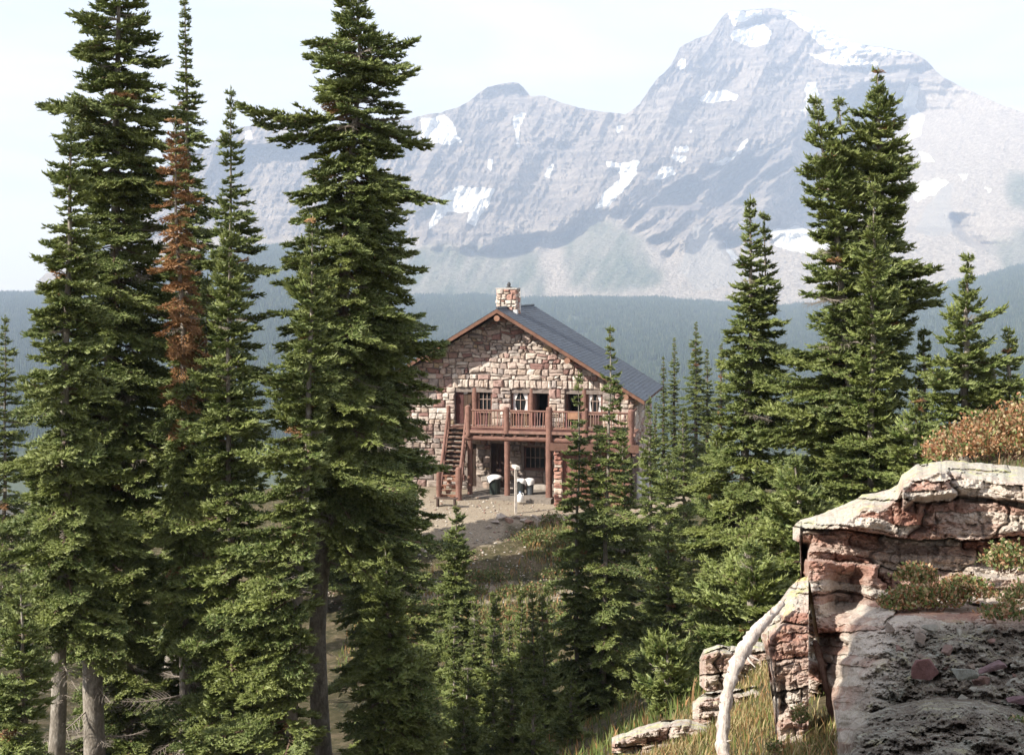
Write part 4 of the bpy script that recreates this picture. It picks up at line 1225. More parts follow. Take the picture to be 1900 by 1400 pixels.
sash(p2, b-0.02, ZS, ZL-0.02, YW, 3, 2, curtain=True)
wp = MB().color(BROWN); wp.box(p2, b-0.02, YW-0.04, YW+0.05, ZD, ZS-0.095); wp.build('wall_panel', M_LOG, chalet)
# ground floor
plank_door(LOW[0][0]+0.01, LOW[0][1]-0.01, 0.0, 2.24, 0.2, (0.05, 0.03, 0.025))
plank_door(LOW[1][0]+0.01, LOW[1][1]-0.01, 0.0, 2.29, 0.2, (0.06, 0.035, 0.028))
sash(LOW[2][0]+0.01, LOW[2][1]-0.01, 1.0, 2.19, 0.2, 4, 2)
plank_door(LOW[3][0]+0.01, LOW[3][1]-0.01, 0.0, 2.09, 0.2, (0.10, 0.045, 0.03))

# balcony
YD = -2.3
DX0, DX1 = X(866, YD, 800), X(1177, YD, 800)
LX0 = X(822, YD, 800)                                  # landing above the stair
k = 0; y = 0.0
nb = 12; bw = -YD/nb
deck = MB().color(RED2)
deck.box(DX0, DX1, YD, 0.0-0.17, ZD-0.09, ZD-0.05)
deckb = deck.build('balcony_deck', M_LOG, chalet)
for i in range(nb):
    p = MB().color(tuple(c*rng.uniform(0.85, 1.15) for c in RED)); y0 = YD-0.06 + i*(-YD-0.12)/nb
    p.box(DX0, DX1, y0, y0+(-YD-0.12)/nb-0.012, ZD-0.047, ZD); p.build('plank', M_LOG, deckb)
lm = MB().color(RED2); lm.box(LX0, DX0-0.01, -1.25, -0.17, ZD-0.08, ZD); lm.build('landing', M_LOG, chalet)
eb = MB().color(REDL); eb.box(DX0-0.06, DX1+0.06, YD-0.12, YD-0.065, ZD-0.13, ZD+0.01); eb.build('edge_board', M_LOG, deckb)
post_log((DX0-0.15, YD+0.12, ZD-0.40), (X(1020, YD, 810), YD+0.12, ZD-0.40), 0.14, 'beam', RED)
post_log((X(1016, YD, 810), YD+0.12, ZD-0.44), (DX1+0.05, YD+0.12, ZD-0.44), 0.15, 'beam', RED)
nj = 15
for i in range(nj):
    x = DX0+0.15+(DX1-DX0-0.3)*i/(nj-1)
    post_log((x, YD-0.02, ZD-0.20), (x, -0.18, ZD-0.20), 0.085, 'joist', REDL, 8)
posts_px = [869, 940, 1019, 1086, 1171]
PXs = [X(p, YD-0.02, 790) for p in posts_px]
ZR = ZD + 1.02
for i, x in enumerate(PXs):
    r = [0.13, 0.145, 0.17, 0.16, 0.155][i]
    z0 = [-0.1, -0.1, -0.1, ZD-0.55, ZD-0.55][i]
    if i == 2: post_log((x, YD-0.03, z0), (x, YD-0.03, ZR+0.13), r, 'post', RED, knob=True)
    elif i == 0: post_log((x, YD-0.03, ZD-0.3), (x, YD-0.03, ZR+0.16), r, 'post', RED, knob=True); post_log((x+0.05, YD+0.1, z0), (x+0.05, YD+0.1, ZD-0.54), 0.13, 'post', RED2)
    elif i == 1: post_log((x, YD-0.03, ZD-0.14), (x, YD-0.03, ZR+0.1), r, 'post', RED, knob=True); post_log((x, YD+0.12, z0), (x, YD+0.12, ZD-0.54), r, 'post', RED)
    else: post_log((x, YD-0.03, z0), (x, YD-0.03, ZR+0.1), r, 'post', RED, knob=True)
post_log((X(1034, YD, 870), YD+0.3, -0.1), (X(1034, YD, 870), YD+0.3, ZD-0.55), 0.09, 'post', RED)
for i in range(4):
    xa, xb = PXs[i]+0.14, PXs[i+1]-0.14
    rl = MB().color(RED); rl.tube([(xa-0.02, YD-0.03, ZR-0.02), (xb+0.02, YD-0.03, ZR-0.02)], [0.05, 0.05], 8)
    rail = rl.build('railing', M_LOG, chalet)
    r2 = MB().color(RED); r2.tube([(xa-0.02, YD-0.03, ZD+0.14), (xb+0.02, YD-0.03, ZD+0.14)], [0.05, 0.05], 8); r2.build('bottom_rail', M_LOG, rail)
    nbal = [12, 14, 12, 13][i]
    for j in range(nbal):
        x = xa+(xb-xa)*(j+0.6)/nbal + rng.uniform(-.02, .02)
        bl = MB().color(tuple(c*rng.uniform(0.85, 1.2) for c in REDL))
        x2 = x+rng.uniform(-.03, .03); xm = (x+x2)/2+rng.uniform(-.02, .02)
        bl.tube([(x, YD-0.03, ZD+0.16), (xm, YD-0.03, ZD+0.55), (x2, YD-0.03, ZR-0.04)], [0.028, 0.024, 0.026], 6); bl.build('baluster', M_LOG, rail)
xs1 = X(1062, YD, 772); sb = MB().color((0.38, 0.21, 0.13)); sb.box(xs1-0.22, xs1+0.38, YD-0.12, YD-0.09, ZR-0.36, ZR-0.04); sb.build('rail_board', M_LOG, chalet)
post_log((PXs[-1], YD, ZR-0.02), (PXs[-1], -0.12, ZR-0.02), 0.05, 'side_rail', RED)

# stair up to the landing
sb0, sb1 = (X(816, -3.7, 900), X(853, -3.7, 900)), (X(832, -1.3, 800), X(866, -1.3, 800))
nst = 15; ZB = -0.05
for i in range(nst):
    t = (i+0.5)/nst; yl = -3.7+(2.45)*t
    xa = sb0[0]+(sb1[0]-sb0[0])*t; xb = sb0[1]+(sb1[1]-sb0[1])*t
    z = ZB+(ZD-ZB)*(i+1)/nst-0.02
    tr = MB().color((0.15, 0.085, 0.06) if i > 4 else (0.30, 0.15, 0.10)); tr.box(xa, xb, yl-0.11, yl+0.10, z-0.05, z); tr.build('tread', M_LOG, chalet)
    if i < 5:
        nbk = 4
        for k in range(nbk):
            if (k+i) % 2 == 0:
                x0_ = xa+(xb-xa)*k/nbk
                bk = MB().color((0.36, 0.2, 0.14)); bk.box(x0_+0.02, x0_+(xb-xa)/nbk-0.02, yl-0.07, yl+0.08, z-0.19, z-0.052); bk.build('riser_block', M_LOG, chalet)
    elif True:
        rs = MB().color((0.055, 0.035, 0.028)); rs.box(xa, xb, yl+0.03, yl+0.06, z-0.19, z-0.052); rs.build('riser', M_LOG, chalet)
for s in (0, 1):
    A_, B_ = Vector((sb0[s], -3.78, ZB-0.05)), Vector((sb1[s], -1.25, ZD-0.16))
    st = MB().color(RED2); st.bar(A_, B_, 0.08, 0.3); st.build('stringer', M_LOG, chalet)
    post_log(A_+Vector((0.0, -0.12, 0.75)), B_+Vector((0, 0, 1.05)), 0.075, 'handrail', RED)
    post_log((A_.x, A_.y-0.12, -0.25), (A_.x, A_.y-0.12, 1.5 if s else 1.3), 0.16 if s else 0.12, 'newel', RED, knob=True)
    C_ = A_.lerp(B_, 0.5); post_log(C_, C_+Vector((0, 0, 0.95)), 0.07, 'newel', RED2)
    post_log(B_+Vector((0, 0, -0.2)), B_+Vector((0, 0, 1.2)), 0.11, 'newel', RED, knob=True)
ss = MB().color((0.42, 0.38, 0.34)); ss.box(sb0[0]-0.35, sb0[1]+0.25, -4.25, -3.6, -0.55, -0.06); ss.build('stair_base', M_STONE, chalet)
pf = MB().color((0.24, 0.21, 0.18)); pf.box(X(862, -3, 910), X(1022, -3, 910), -3.0, -0.02, -0.6, -0.02); pf.build('porch_slab', M_STONE, chalet)

# store room under the balcony on the right
SY = -3.3
sx0, sx1 = X(1027, SY, 870), X(1176, SY, 870)
zt = loc(1100, 832, SY)[1]
wc = MB().color(BROWN); wc.box(sx0+0.3, sx1-0.1, SY+0.16, -0.2, -0.5, zt-0.02); shed = wc.build('store_room', M_LOG, chalet)
npl = 13
for i in range(npl):
    xa = sx0+0.42+(sx1-0.45-sx0-0.42)*i/npl; wv = (sx1-0.45-sx0-0.42)/npl
    p = MB().color(tuple(c*rng.uniform(0.8, 1.15) for c in (0.21, 0.105, 0.075))); p.box(xa+0.012, xa+wv-0.012, SY+0.10, SY+0.15, -0.35, zt-0.03); p.build('plank', M_LOG, shed)
r_ = MB().color((0.115, 0.062, 0.045)); r_.box(X(1022, SY, 826), X(1187, SY, 826), SY-0.35, -2.35, zt+0.0, zt+0.04); r_.build('store_roof', M_LOG, shed)
r_ = MB().color((0.15, 0.082, 0.06)); r_.box(X(1022, SY, 826), X(1187, SY, 826), SY-0.41, SY-0.355, zt-0.10, zt+0.27); r_.build('fascia', M_LOG, shed)
for q in courses(sx0+0.02, sx0+0.46, -0.4, zt-0.04, 0.14, 0.3, 0.22, 0.44):
    mb = MB().color(rng.choice([(0.40, 0.21, 0.16), (0.46, 0.27, 0.21), (0.55, 0.44, 0.36), (0.36, 0.18, 0.14)])); stone_shape(mb, q, rng.uniform(0.06, 0.14), lambda x, o, z: (x, SY-o, z)); mb.build('stone', M_STONE, shed)
sp_ = MB(); sp_.box(sx0+0.03, sx0+0.44, SY, SY+0.4, -0.5, zt-0.03); sp_.build('pillar', M_MORTAR, shed)
for i in range(9):                                     # corner of crossed log ends
    z = -0.1+i*(zt+0.0)/9
    post_log((sx1-0.28, SY-0.12, z+0.1), (sx1-0.28, SY+0.5, z+0.1), 0.135, 'log_end', RED if i % 2 else REDL, 9, parent=shed)
for px_ in (1036, 1100, 1178):
    x = X(px_, SY, 840); post_log((x, SY-0.32, zt-0.16), (x, SY+0.3, zt-0.16), 0.10, 'rafter_end', REDL, 9, parent=shed)

# ------------------------------------------------------------------ small things before the chalet
def CW(x, y, z): return CH0 + CX_*x + CY_*y + Vector((0, 0, z))
def bin_with_sheet(px, py, yl, w, h, col, label, n):
    x, z = loc(px, py, yl); p = CW(x, yl, -0.02)
    t = empty('bin', p, -TH); tag(t, label, 'bin', 'bins under the balcony')
    m_ = MB().color(col); m_.tube([(0, 0, 0), (0, 0, 0.04), (0, 0, h*0.9), (0, 0, h)], [w*0.40, w*0.42, w*0.5, w*0.5], 14); m_.build('body', M_METAL, t)
    vs, fs = [], []; R_ = 18
    for k in range(6):
        for j in range(R_):
            a = 2*pi*j/R_; f = k/5
            rr = w*(0.1+0.55*min(1, f*1.7)) if k else 0.02
            drop = 0.10*(1-min(1, f*1.6)**2) - max(0, f-0.6)*(0.35+0.28*sin(a*2+n)+0.12*sin(a*5+n))
            rr *= 1+0.05*sin(a*7+n)*f
            vs.append((rr*cos(a), rr*sin(a), h+0.02+drop))
    for k in range(5):
        for j in range(R_): fs.append((k*R_+j, k*R_+(j+1) % R_, (k+1)*R_+(j+1) % R_, (k+1)*R_+j))
    fs.append(tuple(range(R_)))
    c = MB(); c.add(vs, fs); c.build('cover', M_CLOTH, t, smooth=True)
bin_with_sheet(918, 905, -1.9, 0.62, 0.86, (0.02, 0.03, 0.025), 'dark bin draped with a white sheet, standing alone left of the porch post', 0)
bin_with_sheet(967, 905, -1.9, 0.40, 0.72, (0.03, 0.035, 0.035), 'narrow dark bin under a white sheet just behind the pale signpost', 2)
bin_with_sheet(983, 905, -1.7, 0.42, 0.72, (0.09, 0.10, 0.11), 'grey bin under a white sheet, nearest to the store room', 4)
x, z = loc(965, 912, -3.4)
jug = empty('water_jug', CW(x, -3.4, -0.12)); tag(jug, 'white plastic water jug on the ground below the two covered bins', 'jug')
m_ = MB().color((0.78, 0.78, 0.76)); m_.tube([(0, 0, 0), (0, 0, 0.03), (0, 0, 0.3), (0, 0, 0.38), (0, 0, 0.41), (0, 0, 0.47)], [0.15, 0.17, 0.17, 0.10, 0.05, 0.05], 14); m_.build('body', M_METAL, jug, smooth=True)
m_ = MB().color((0.25, 0.35, 0.55)); m_.tube([(0, 0, 0.47), (0, 0, 0.51)], [0.055, 0.055], 10); m_.build('cap', M_METAL, jug)
m_ = MB().color((0.75, 0.75, 0.73)); m_.tube([(0.06, 0, 0.44), (0.15, 0, 0.44), (0.17, 0, 0.32)], [0.015]*3, 6); m_.build('handle', M_METAL, jug)
# signpost
pp = W(957, 950, 61.0); pz = gz(pp.x, 61.0); pp = Vector((pp.x, 61.0, pz))
ptop = W(957, 868, 61.0).z - pz
sp_ = empty('signpost', pp, 0.25); tag(sp_, 'pale weathered wooden signpost on the gravel in front of the balcony', 'signpost')
m_ = MB().color((0.56, 0.50, 0.44)); m_.box(-0.055, 0.055, -0.055, 0.055, -0.3, ptop); m_.build('post', M_STONE, sp_)
m_ = MB().color((0.60, 0.55, 0.49)); m_.box(-0.10, 0.10, -0.42, 0.42, ptop-0.02, ptop+0.12); m_.build('cross_arm', M_STONE, sp_)
# gas cylinders at the corner
for i, (px_, yl, h, r, lab) in enumerate(((1184, -1.0, 1.25, 0.18, 'slim white gas cylinder standing by the right corner of the chalet'), (1196, 0.2, 1.15, 0.3, 'fat pale grey gas cylinder behind the slim one by the chalet corner'))):
    x, z = loc(px_, 905, yl); p = CW(x, yl, -0.15)
    t = empty('gas_cylinder', p); tag(t, lab, 'gas cylinder')
    m_ = MB().color((0.62, 0.63, 0.64)); m_.tube([(0, 0, 0), (0, 0, 0.05), (0, 0, h-0.12), (0, 0, h-0.04), (0, 0, h)], [r*0.9, r, r, r*0.75, r*0.3], 16); m_.build('tank', M_METAL, t, smooth=True)
    m_ = MB().color((0.3, 0.3, 0.3)); m_.tube([(0, 0, h), (0, 0, h+0.1)], [0.05, 0.05], 8); m_.build('valve', M_METAL, t)
# low bench by the stair
p = W(828, 932, 61.5); p.z = gz(p.x, 61.5)
bn = empty('bench', p, -0.2); tag(bn, 'low dark wooden bench on the gravel left of the signpost', 'bench')
m_ = MB().color((0.10, 0.07, 0.055)); m_.box(-0.55, 0.55, -0.15, 0.15, 0.40, 0.45); m_.build('seat', M_LOG, bn)
for s in (-0.42, 0.42):
    m_ = MB().color((0.09, 0.06, 0.05)); m_.box(s-0.04, s+0.04, -0.13, 0.13, -0.1, 0.398); m_.build('leg', M_LOG, bn)
# ------------------------------------------------------------------ trees, from the photograph
T = []
def tree(label, d, axis, ext, group='tall firs framing the view', **k):
    T.append((label, group, dict(d=d, axis=axis, ext=ext, seed=len(T)*13+5, **k)))

# left foreground
tree('tallest dark fir at the left, its top cut off by the picture edge', 25,
     [(222,-150),(220,0),(215,350),(205,680),(198,850),(180,1000),(172,1180),(175,1450)],
     [(-150,190,250),(-60,165,300),(0,150,318),(60,108,318),(120,118,310),(160,112,322),(210,95,320),(250,115,330),(290,98,340),(350,100,358),(430,95,365),(500,80,390),(600,70,400),(720,60,410),(850,70,400),(1000,60,360),(1200,80,300)],
     full=0.97, r=0.21, bottom=1190, gap=0.10, bare=0.05, tilt=0, dens=1.05)
tree('broad fir at the left edge with pale slender trunk showing below its skirts', 22,
     [(131,215),(128,450),(122,560),(122,800),(121,1080),(110,1200),(104,1450)],
     [(215,124,138),(300,95,160),(350,85,175),(430,80,180),(485,55,200),(560,75,205),(640,40,215),(700,45,225),(800,20,235),(900,5,240),(1000,-10,245),(1130,-25,240)],
     full=0.95, r=0.15, bottom=1180, tilt=0, brown=0.05)
tree('slim spire-topped fir rising between the two largest trees', 31,
     [(343,-5),(345,100),(348,300),(350,500),(345,800),(330,1050),(318,1200),(315,1420)],
     [(-5,340,346),(60,334,352),(100,328,358),(150,326,362),(200,328,375),(260,318,382),(300,320,388),(400,312,402),(500,305,410),(700,300,420),(900,290,420),(1100,290,400)],
     r=0.17, bottom=1130, tilt=-4)
tree('rusty brown half-dead fir in front of the slim spire', 23.6,
     [(325,232),(328,400),(338,600),(345,800),(340,1450)],
     [(232,320,330),(290,300,347),(330,296,356),(400,292,374),(480,290,388),(560,292,390),(640,296,392),(760,290,398),(900,280,402),(1050,276,404),(1200,270,400),(1380,262,396)],
     r=0.11, bottom=1180, brown=lambda z, c: 0.80 if z > 8.6 else (0.45 if z > 7.2 else 0.10), bare=0.07, dens=1.0, tilt=-18, gap=0.08)
tree('slender open fir with a needle-fine tip left of the middle', 29,
     [(428,172),(428,300),(430,500),(432,800),(430,1100),(425,1420)],
     [(172,426,430),(215,416,440),(250,412,448),(300,410,455),(350,402,468),(400,398,478),(430,390,492),(470,385,490),(560,380,500),(700,370,500),(900,360,500)],
     r=0.11, bottom=900, dens=0.85, gap=0.14, tilt=6)
tree('bright green young fir with white trunk between the left trees', 22.5,
     [(427,408),(425,600),(421,700),(424,870),(430,1040),(430,1450)],
     [(408,424,430),(450,410,444),(520,396,455),(600,385,462),(700,370,480),(800,360,490),(900,340,500),(1000,330,505),(1100,315,520),(1200,305,530),(1300,290,520),(1400,280,520)],
     r=0.085, bottom=1420, dens=1.0, tilt=8, brown=0.02)
tree('great fir left of the chalet with long bare trunk below its crown', 24,
     [(640,-70),(662,0),(668,120),(660,200),(640,500),(625,800),(600,1000),(589,1150),(600,1460)],
     [(-70,630,650),(0,600,690),(30,578,692),(70,600,720),(100,558,748),(140,565,812),(175,570,770),(220,512,765),(245,560,790),(280,516,800),(300,545,815),(350,510,795),(400,545,775),(430,512,770),(520,515,792),(570,500,822),(640,505,815),(700,510,790),(760,505,805),(860,520,800),(950,520,812),(1010,540,740)],
     full=1.0, r=0.19, bottom=985, dens=1.15, gap=0.08, brown=0.06, bare=0.06, tilt=-4)
tree('lush green fir sweeping down left of the long bare trunk', 21.5,
     [(580,415),(578,600),(572,800),(560,1000),(545,1200),(540,1450)],
     [(415,577,583),(470,560,600),(540,530,615),(620,515,625),(700,505,625),(800,480,600),(880,430,584),(960,420,574),(1050,390,562),(1130,370,556),(1250,380,556),(1400,330,560)],
     full=0.95, r=0.12, bottom=1440, dens=1.1, tilt=4, brown=0.05)
tree('dark shaded fir crowding behind the great trunk', 29,
     [(690,300),(688,600),(682,1000),(700,1200),(705,1420)],
     [(300,684,696),(400,650,740),(520,640,785),(620,620,805),(700,610,815),(800,600,812),(900,600,818),(940,600,826),(1000,610,770),(1100,620,740),(1200,600,760)],
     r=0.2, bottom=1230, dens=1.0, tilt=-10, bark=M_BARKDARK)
tree('low dark fir at the bottom filling the gap right of the bare trunk', 23,
     [(715,1020),(722,1200),(730,1480)],
     [(1020,700,712),(1080,670,745),(1160,655,775),(1260,650,810),(1350,648,850),(1440,640,870)], r=0.07, bottom=1470, dens=1.2, tilt=-2)
tree('gnarled fir with white trunk standing beside the gravel path', 33,
     [(758,905),(757,1000),(745,1130),(740,1400)],
     [(905,752,764),(940,735,785),(980,715,790),(1040,705,788),(1090,690,800),(1150,670,820),(1240,660,830),(1340,650,840)], r=0.09, bottom=1330, dens=0.85, gap=0.2)
tree('dusky fir filling the space between the slim spire and the young fir', 27,
     [(385,520),(380,800),(372,1100),(370,1450)],
     [(520,380,390),(620,350,420),(760,320,440),(900,290,440),(1050,270,440),(1200,240,430),(1340,210,440)], r=0.12, bottom=1400, dens=1.0, tilt=-6, brown=0.10, bare=0.1)
tree('shadowy low fir between the pale trunks at lower left', 27,
     [(240,900),(240,1100),(240,1450)], [(900,235,245),(1000,200,290),(1150,150,330),(1300,120,350),(1420,110,360)], r=0.09, bottom=1430, dens=1.0, brown=0.08)
tree('low fir at the bottom left corner below the pale trunk', 20,
     [(40,1080),(42,1250),(45,1500)], [(1080,34,46),(1150,0,72),(1250,-30,84),(1400,-60,92)], r=0.07, bottom=1490, dens=1.1)
tree('thin little spire at the far left edge above the valley haze', 40,
     [(9,592),(9,700),(8,1300)], [(592,7,11),(620,1,20),(660,-8,26),(720,-20,40),(800,-30,48),(950,-45,60),(1100,-50,70)], r=0.09, bottom=1150, dens=0.85, gap=0.12)
tree('mid-distance fir behind the great trunk, shading the gravel', 50,
     [(600,470),(600,700),(600,1130)], [(470,596,604),(560,570,630),(700,540,655),(850,520,675),(1000,510,690)], r=0.14, bottom=1080, dens=1.1)
tree('mid-distance fir glimpsed left of the gravel terrace', 52,
     [(690,560),(690,800),(690,1120)], [(560,686,694),(640,665,712),(760,645,730),(900,635,745),(1050,630,760)], r=0.12, bottom=1080, dens=1.1)
tree('tall mid-distance fir whose shade reaches across the gravel', 54.5,
     [(612,560),(612,700),(612,1080)], [(560,608,616),(640,590,636),(760,570,655),(900,560,665),(1020,556,672)], r=0.14, bottom=1050, dens=1.2)
tree('dense mid-distance fir just beyond the long bare trunk', 56,
     [(665,640),(665,800),(665,1070)], [(640,661,669),(700,645,686),(800,630,700),(920,622,712),(1020,620,716)], r=0.12, bottom=1040, dens=1.2)
# small firs in the hollow
tree('pointed fir standing alone before the gravel path', 39,
     [(847,940),(846,1000),(845,1190),(843,1290)], [(940,845,850),(965,835,860),(1000,822,868),(1050,812,878),(1100,800,886),(1150,790,895),(1240,785,900)], 'firs in the hollow below the chalet', r=0.07, bottom=1260, dens=1.1)
HS = [('slender fir with white-streaked trunk, leftmost of the hollow', 36, 843, 1120, 1395, 30, 0),
      ('crooked white-stemmed little fir in the middle of the hollow', 33, 922, 1118, 1430, 34, -22),
      ('straight young fir at the centre of the hollow', 37, 885, 1180, 1380, 30, 0),
      ('tall thin-tipped sapling right of the crooked stem', 38, 968, 1100, 1370, 26, 0),
      ('pale green sapling second right of the crooked stem', 35, 988, 1108, 1390, 34, 4),
      ('pale green sapling touching the dark double fir', 36, 1006, 1112, 1390, 36, 0),
      ('bushy small fir at the foot of the crooked stem', 29, 950, 1230, 1440, 46, 0),
      ('short sapling left of the crooked stem in deep shade', 31, 868, 1235, 1440, 40, 0),
      ('low bushy fir at the bottom middle behind the grass', 25, 990, 1290, 1490, 60, 0),
      ('wide little fir at the bottom below the pointed fir', 26, 860, 1310, 1500, 60, 0),
      ('dark low fir under the gnarled white trunk', 28, 790, 1210, 1470, 48, 0),
      ('tiny fir between two saplings near the hollow floor', 30, 915, 1270, 1440, 34, 0),
      ('small fir at the shaded foot of the dark double fir', 27, 1060, 1260, 1470, 56, 0),
      ('deep green young fir beneath the slope of grey gravel', 40, 800, 1130, 1330, 34, 0)]
HS += [('sapling on the bank below the gravel, left of the orange plants', 43, 915, 1105, 1240, 22, 0),
       ('sapling on the bank touching the pale green saplings', 44, 1015, 1085, 1225, 24, 0),
       ('stubby fir at the head of the hollow below the bank', 41, 945, 1140, 1280, 26, 0),
       ('feathery young fir just right of the pointed fir', 37, 880, 1120, 1330, 28, 0),
       ('broad young fir in front of the pale green saplings', 31, 1010, 1180, 1420, 44, 0)]
for lab, d, x, top, bot, w, lean in HS:
    h = bot-top
    tree(lab, d, [(x, top), (x+lean*0.4, top+h*0.35), (x+lean, bot)],
         [(top, x-3, x+3), (top+0.15*h, x-w*0.35, x+w*0.35), (top+0.45*h, x-w*0.7+lean*.5, x+w*0.7+lean*.5), (bot, x-w+lean, x+w+lean)], 'firs in the hollow below the chalet',
         r=0.05, bottom=bot-10, dens=1.1, brown=0.02)
# firs right of centre, before the chalet
G2 = 'narrow firs in front of the chalet'
tree('slim fir crossing the chalet gable, its tip above the eave', 36,
     [(1132,612),(1133,700),(1130,800),(1126,900),(1124,1000),(1117,1350)],
     [(612,1130,1134),(650,1124,1141),(700,1116,1150),(760,1112,1152),(800,1106,1158),(850,1100,1168),(900,1092,1172),(1000,1082,1182),(1100,1076,1192),(1200,1070,1200),(1330,1060,1205)], G2, r=0.09, bottom=1330, dens=0.75, gap=0.2)
tree('thin-tipped fir just left of the one crossing the gable', 36.5,
     [(1073,698),(1075,800),(1073,900),(1070,1000),(1070,1350)],
     [(698,1071,1075),(740,1064,1082),(790,1060,1088),(830,1048,1098),(880,1042,1108),(950,1034,1106),(1050,1028,1108),(1180,1020,1112),(1330,1005,1115)], G2, r=0.08, bottom=1330, dens=0.8, gap=0.18)
tree('short fir with its tip at the store room roof', 38,
     [(1154,800),(1158,900),(1160,1330)], [(800,1152,1156),(840,1142,1168),(900,1130,1182),(1000,1118,1200),(1150,1110,1220)], G2, r=0.07, bottom=1300, dens=1.0)
tree('small fir squeezed between the two taller spires', 37,
     [(1108,800),(1108,900),(1108,1330)], [(800,1106,1110),(850,1096,1120),(920,1088,1130),(1050,1075,1140),(1200,1065,1150)], G2, r=0.06, bottom=1300)
tree('spire with white trunk at the right corner of the chalet', 42,
     [(1204,742),(1206,850),(1207,1000),(1205,1250)], [(742,1202,1206),(790,1194,1214),(830,1188,1222),(900,1182,1230),(960,1176,1238),(1050,1172,1245),(1200,1165,1255)], G2, r=0.08, bottom=1220, dens=0.9, gap=0.15)
tree('pale trunked spire second right of the chalet corner', 45,
     [(1267,762),(1268,850),(1270,1000),(1270,1200)], [(762,1265,1269),(800,1256,1280),(850,1248,1290),(920,1240,1300),(1050,1232,1308),(1150,1225,1315)], G2, r=0.08, bottom=1150, dens=0.9, gap=0.12)
tree('dark fir between the two pale trunked spires', 44,
     [(1238,850),(1238,950),(1238,1200)], [(850,1235,1241),(900,1220,1256),(980,1208,1270),(1100,1198,1282)], G2, r=0.08, bottom=1150, dens=1.1)
G3 = 'dark firs beyond the chalet'
for lab, d, x, top, w in [('dead-topped thin spire nearest the chalet roof', 84, 1231, 664, 15), ('dark pointed fir second from the chalet roof', 82, 1251, 630, 17), ('tallest dark fir beyond the chalet', 80, 1291, 602, 26),
                          ('dark fir just right of the tallest beyond the chalet', 84, 1312, 650, 20), ('furthest right dark fir beyond the chalet', 82, 1338, 640, 22), ('low dark fir beneath the tallest beyond the chalet', 76, 1272, 760, 24), ('small dark fir half hidden by the roof corner', 90, 1216, 750, 14)]:
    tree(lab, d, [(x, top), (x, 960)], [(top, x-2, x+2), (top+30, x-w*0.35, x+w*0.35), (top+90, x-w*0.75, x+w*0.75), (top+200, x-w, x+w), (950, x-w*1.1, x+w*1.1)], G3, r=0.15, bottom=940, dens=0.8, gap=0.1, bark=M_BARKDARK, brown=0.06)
# right side
G4 = 'firs on the right slope'
tree('twin-tipped fir left of the widest tree on the right', 26,
     [(1391,374),(1395,500),(1392,650),(1385,800),(1370,1000),(1360,1230)],
     [(374,1389,1393),(410,1382,1402),(450,1376,1415),(500,1362,1428),(550,1355,1445),(590,1338,1462),(640,1345,1465),(700,1332,1468),(760,1325,1475),(820,1290,1470),(900,1270,1460),(980,1258,1455),(1060,1235,1450),(1140,1215,1440),(1180,1230,1430)], G4, r=0.13, bottom=1190, dens=1.05, brown=0.06)
tree('slim companion tip rising close beside the twin-tipped fir', 26.4,
     [(1418,408),(1420,500),(1415,700),(1400,1230)], [(408,1416,1420),(450,1404,1432),(520,1398,1448),(600,1390,1460),(750,1375,1472)], G4, r=0.07, bottom=800, dens=0.8)
tree('widest fir on the right with several blunt tops', 24,
     [(1628,140),(1632,250),(1632,420),(1625,600),(1610,800),(1600,1080)],
     [(140,1624,1633),(175,1618,1640),(200,1606,1660),(235,1575,1688),(290,1555,1696),(340,1545,1698),(400,1545,1700),(430,1540,1716),(470,1540,1690),(520,1530,1700),(560,1530,1712),(620,1515,1700),(700,1500,1698),(760,1470,1720),(840,1460,1740),(920,1450,1700),(1000,1430,1650)], G4, r=0.19, bottom=1040, dens=1.25, tilt=14, brown=0.08, tf=3.6)
tree('left hand top of the widest fir, leaning close against it', 23.6,
     [(1512,188),(1530,300),(1560,500),(1575,700),(1590,1080)],
     [(188,1507,1517),(225,1498,1545),(260,1496,1570),(300,1496,1580),(360,1488,1585),(400,1486,1590),(450,1500,1595),(520,1490,1600),(640,1462,1610),(700,1465,1610),(790,1430,1620),(860,1410,1640),(960,1405,1640),(1030,1420,1640)], G4, r=0.12, bottom=1030, dens=1.1, tilt=12, brown=0.08, tf=3.0)
tree('red-tipped middle leader inside the widest fir', 23.8,
     [(1556,195),(1566,300),(1580,500),(1590,1080)], [(195,1553,1559),(220,1540,1576),(260,1535,1592),(340,1530,1600),(420,1530,1610)], G4, r=0.09, bottom=460, dens=0.9, brown=0.25)
tree('narrow pale leader standing before the widest fir', 22.5,
     [(1622,348),(1622,500),(1618,700),(1612,1080)], [(348,1620,1624),(400,1608,1636),(460,1600,1645),(540,1585,1655),(640,1575,1665),(760,1555,1672),(900,1530,1672)], G4, r=0.08, bottom=980, dens=1.0, tilt=16)
tree('fir with open candle top at the far right behind the bush', 22,
     [(1795,486),(1794,600),(1790,700),(1790,860)],
     [(486,1793,1797),(520,1783,1808),(550,1775,1818),(580,1758,1840),(620,1745,1860),(680,1735,1868),(740,1728,1880),(800,1720,1890)], G4, r=0.10, bottom=820, dens=1.1, tilt=16)
tree('small fir beside the grey snag at the right edge', 24,
     [(1872,620),(1872,700),(1870,860)], [(620,1870,1874),(650,1858,1888),(700,1845,1900),(780,1835,1915)], G4, r=0.07, bottom=840, dens=1.0, tilt=10)
tree('low dark fir in the gap between widest fir and candle-topped fir', 25,
     [(1714,620),(1715,700),(1715,900)], [(620,1712,1716),(660,1700,1728),(720,1690,1745),(800,1680,1760),(880,1670,1770)], G4, r=0.08, bottom=870, dens=1.2)
tree('dark low fir left of the bush on the rock', 20,
     [(1700,740),(1700,800),(1700,930)], [(740,1697,1703),(780,1670,1735),(840,1655,1750),(900,1640,1760)], G4, r=0.07, bottom=890, dens=1.2)
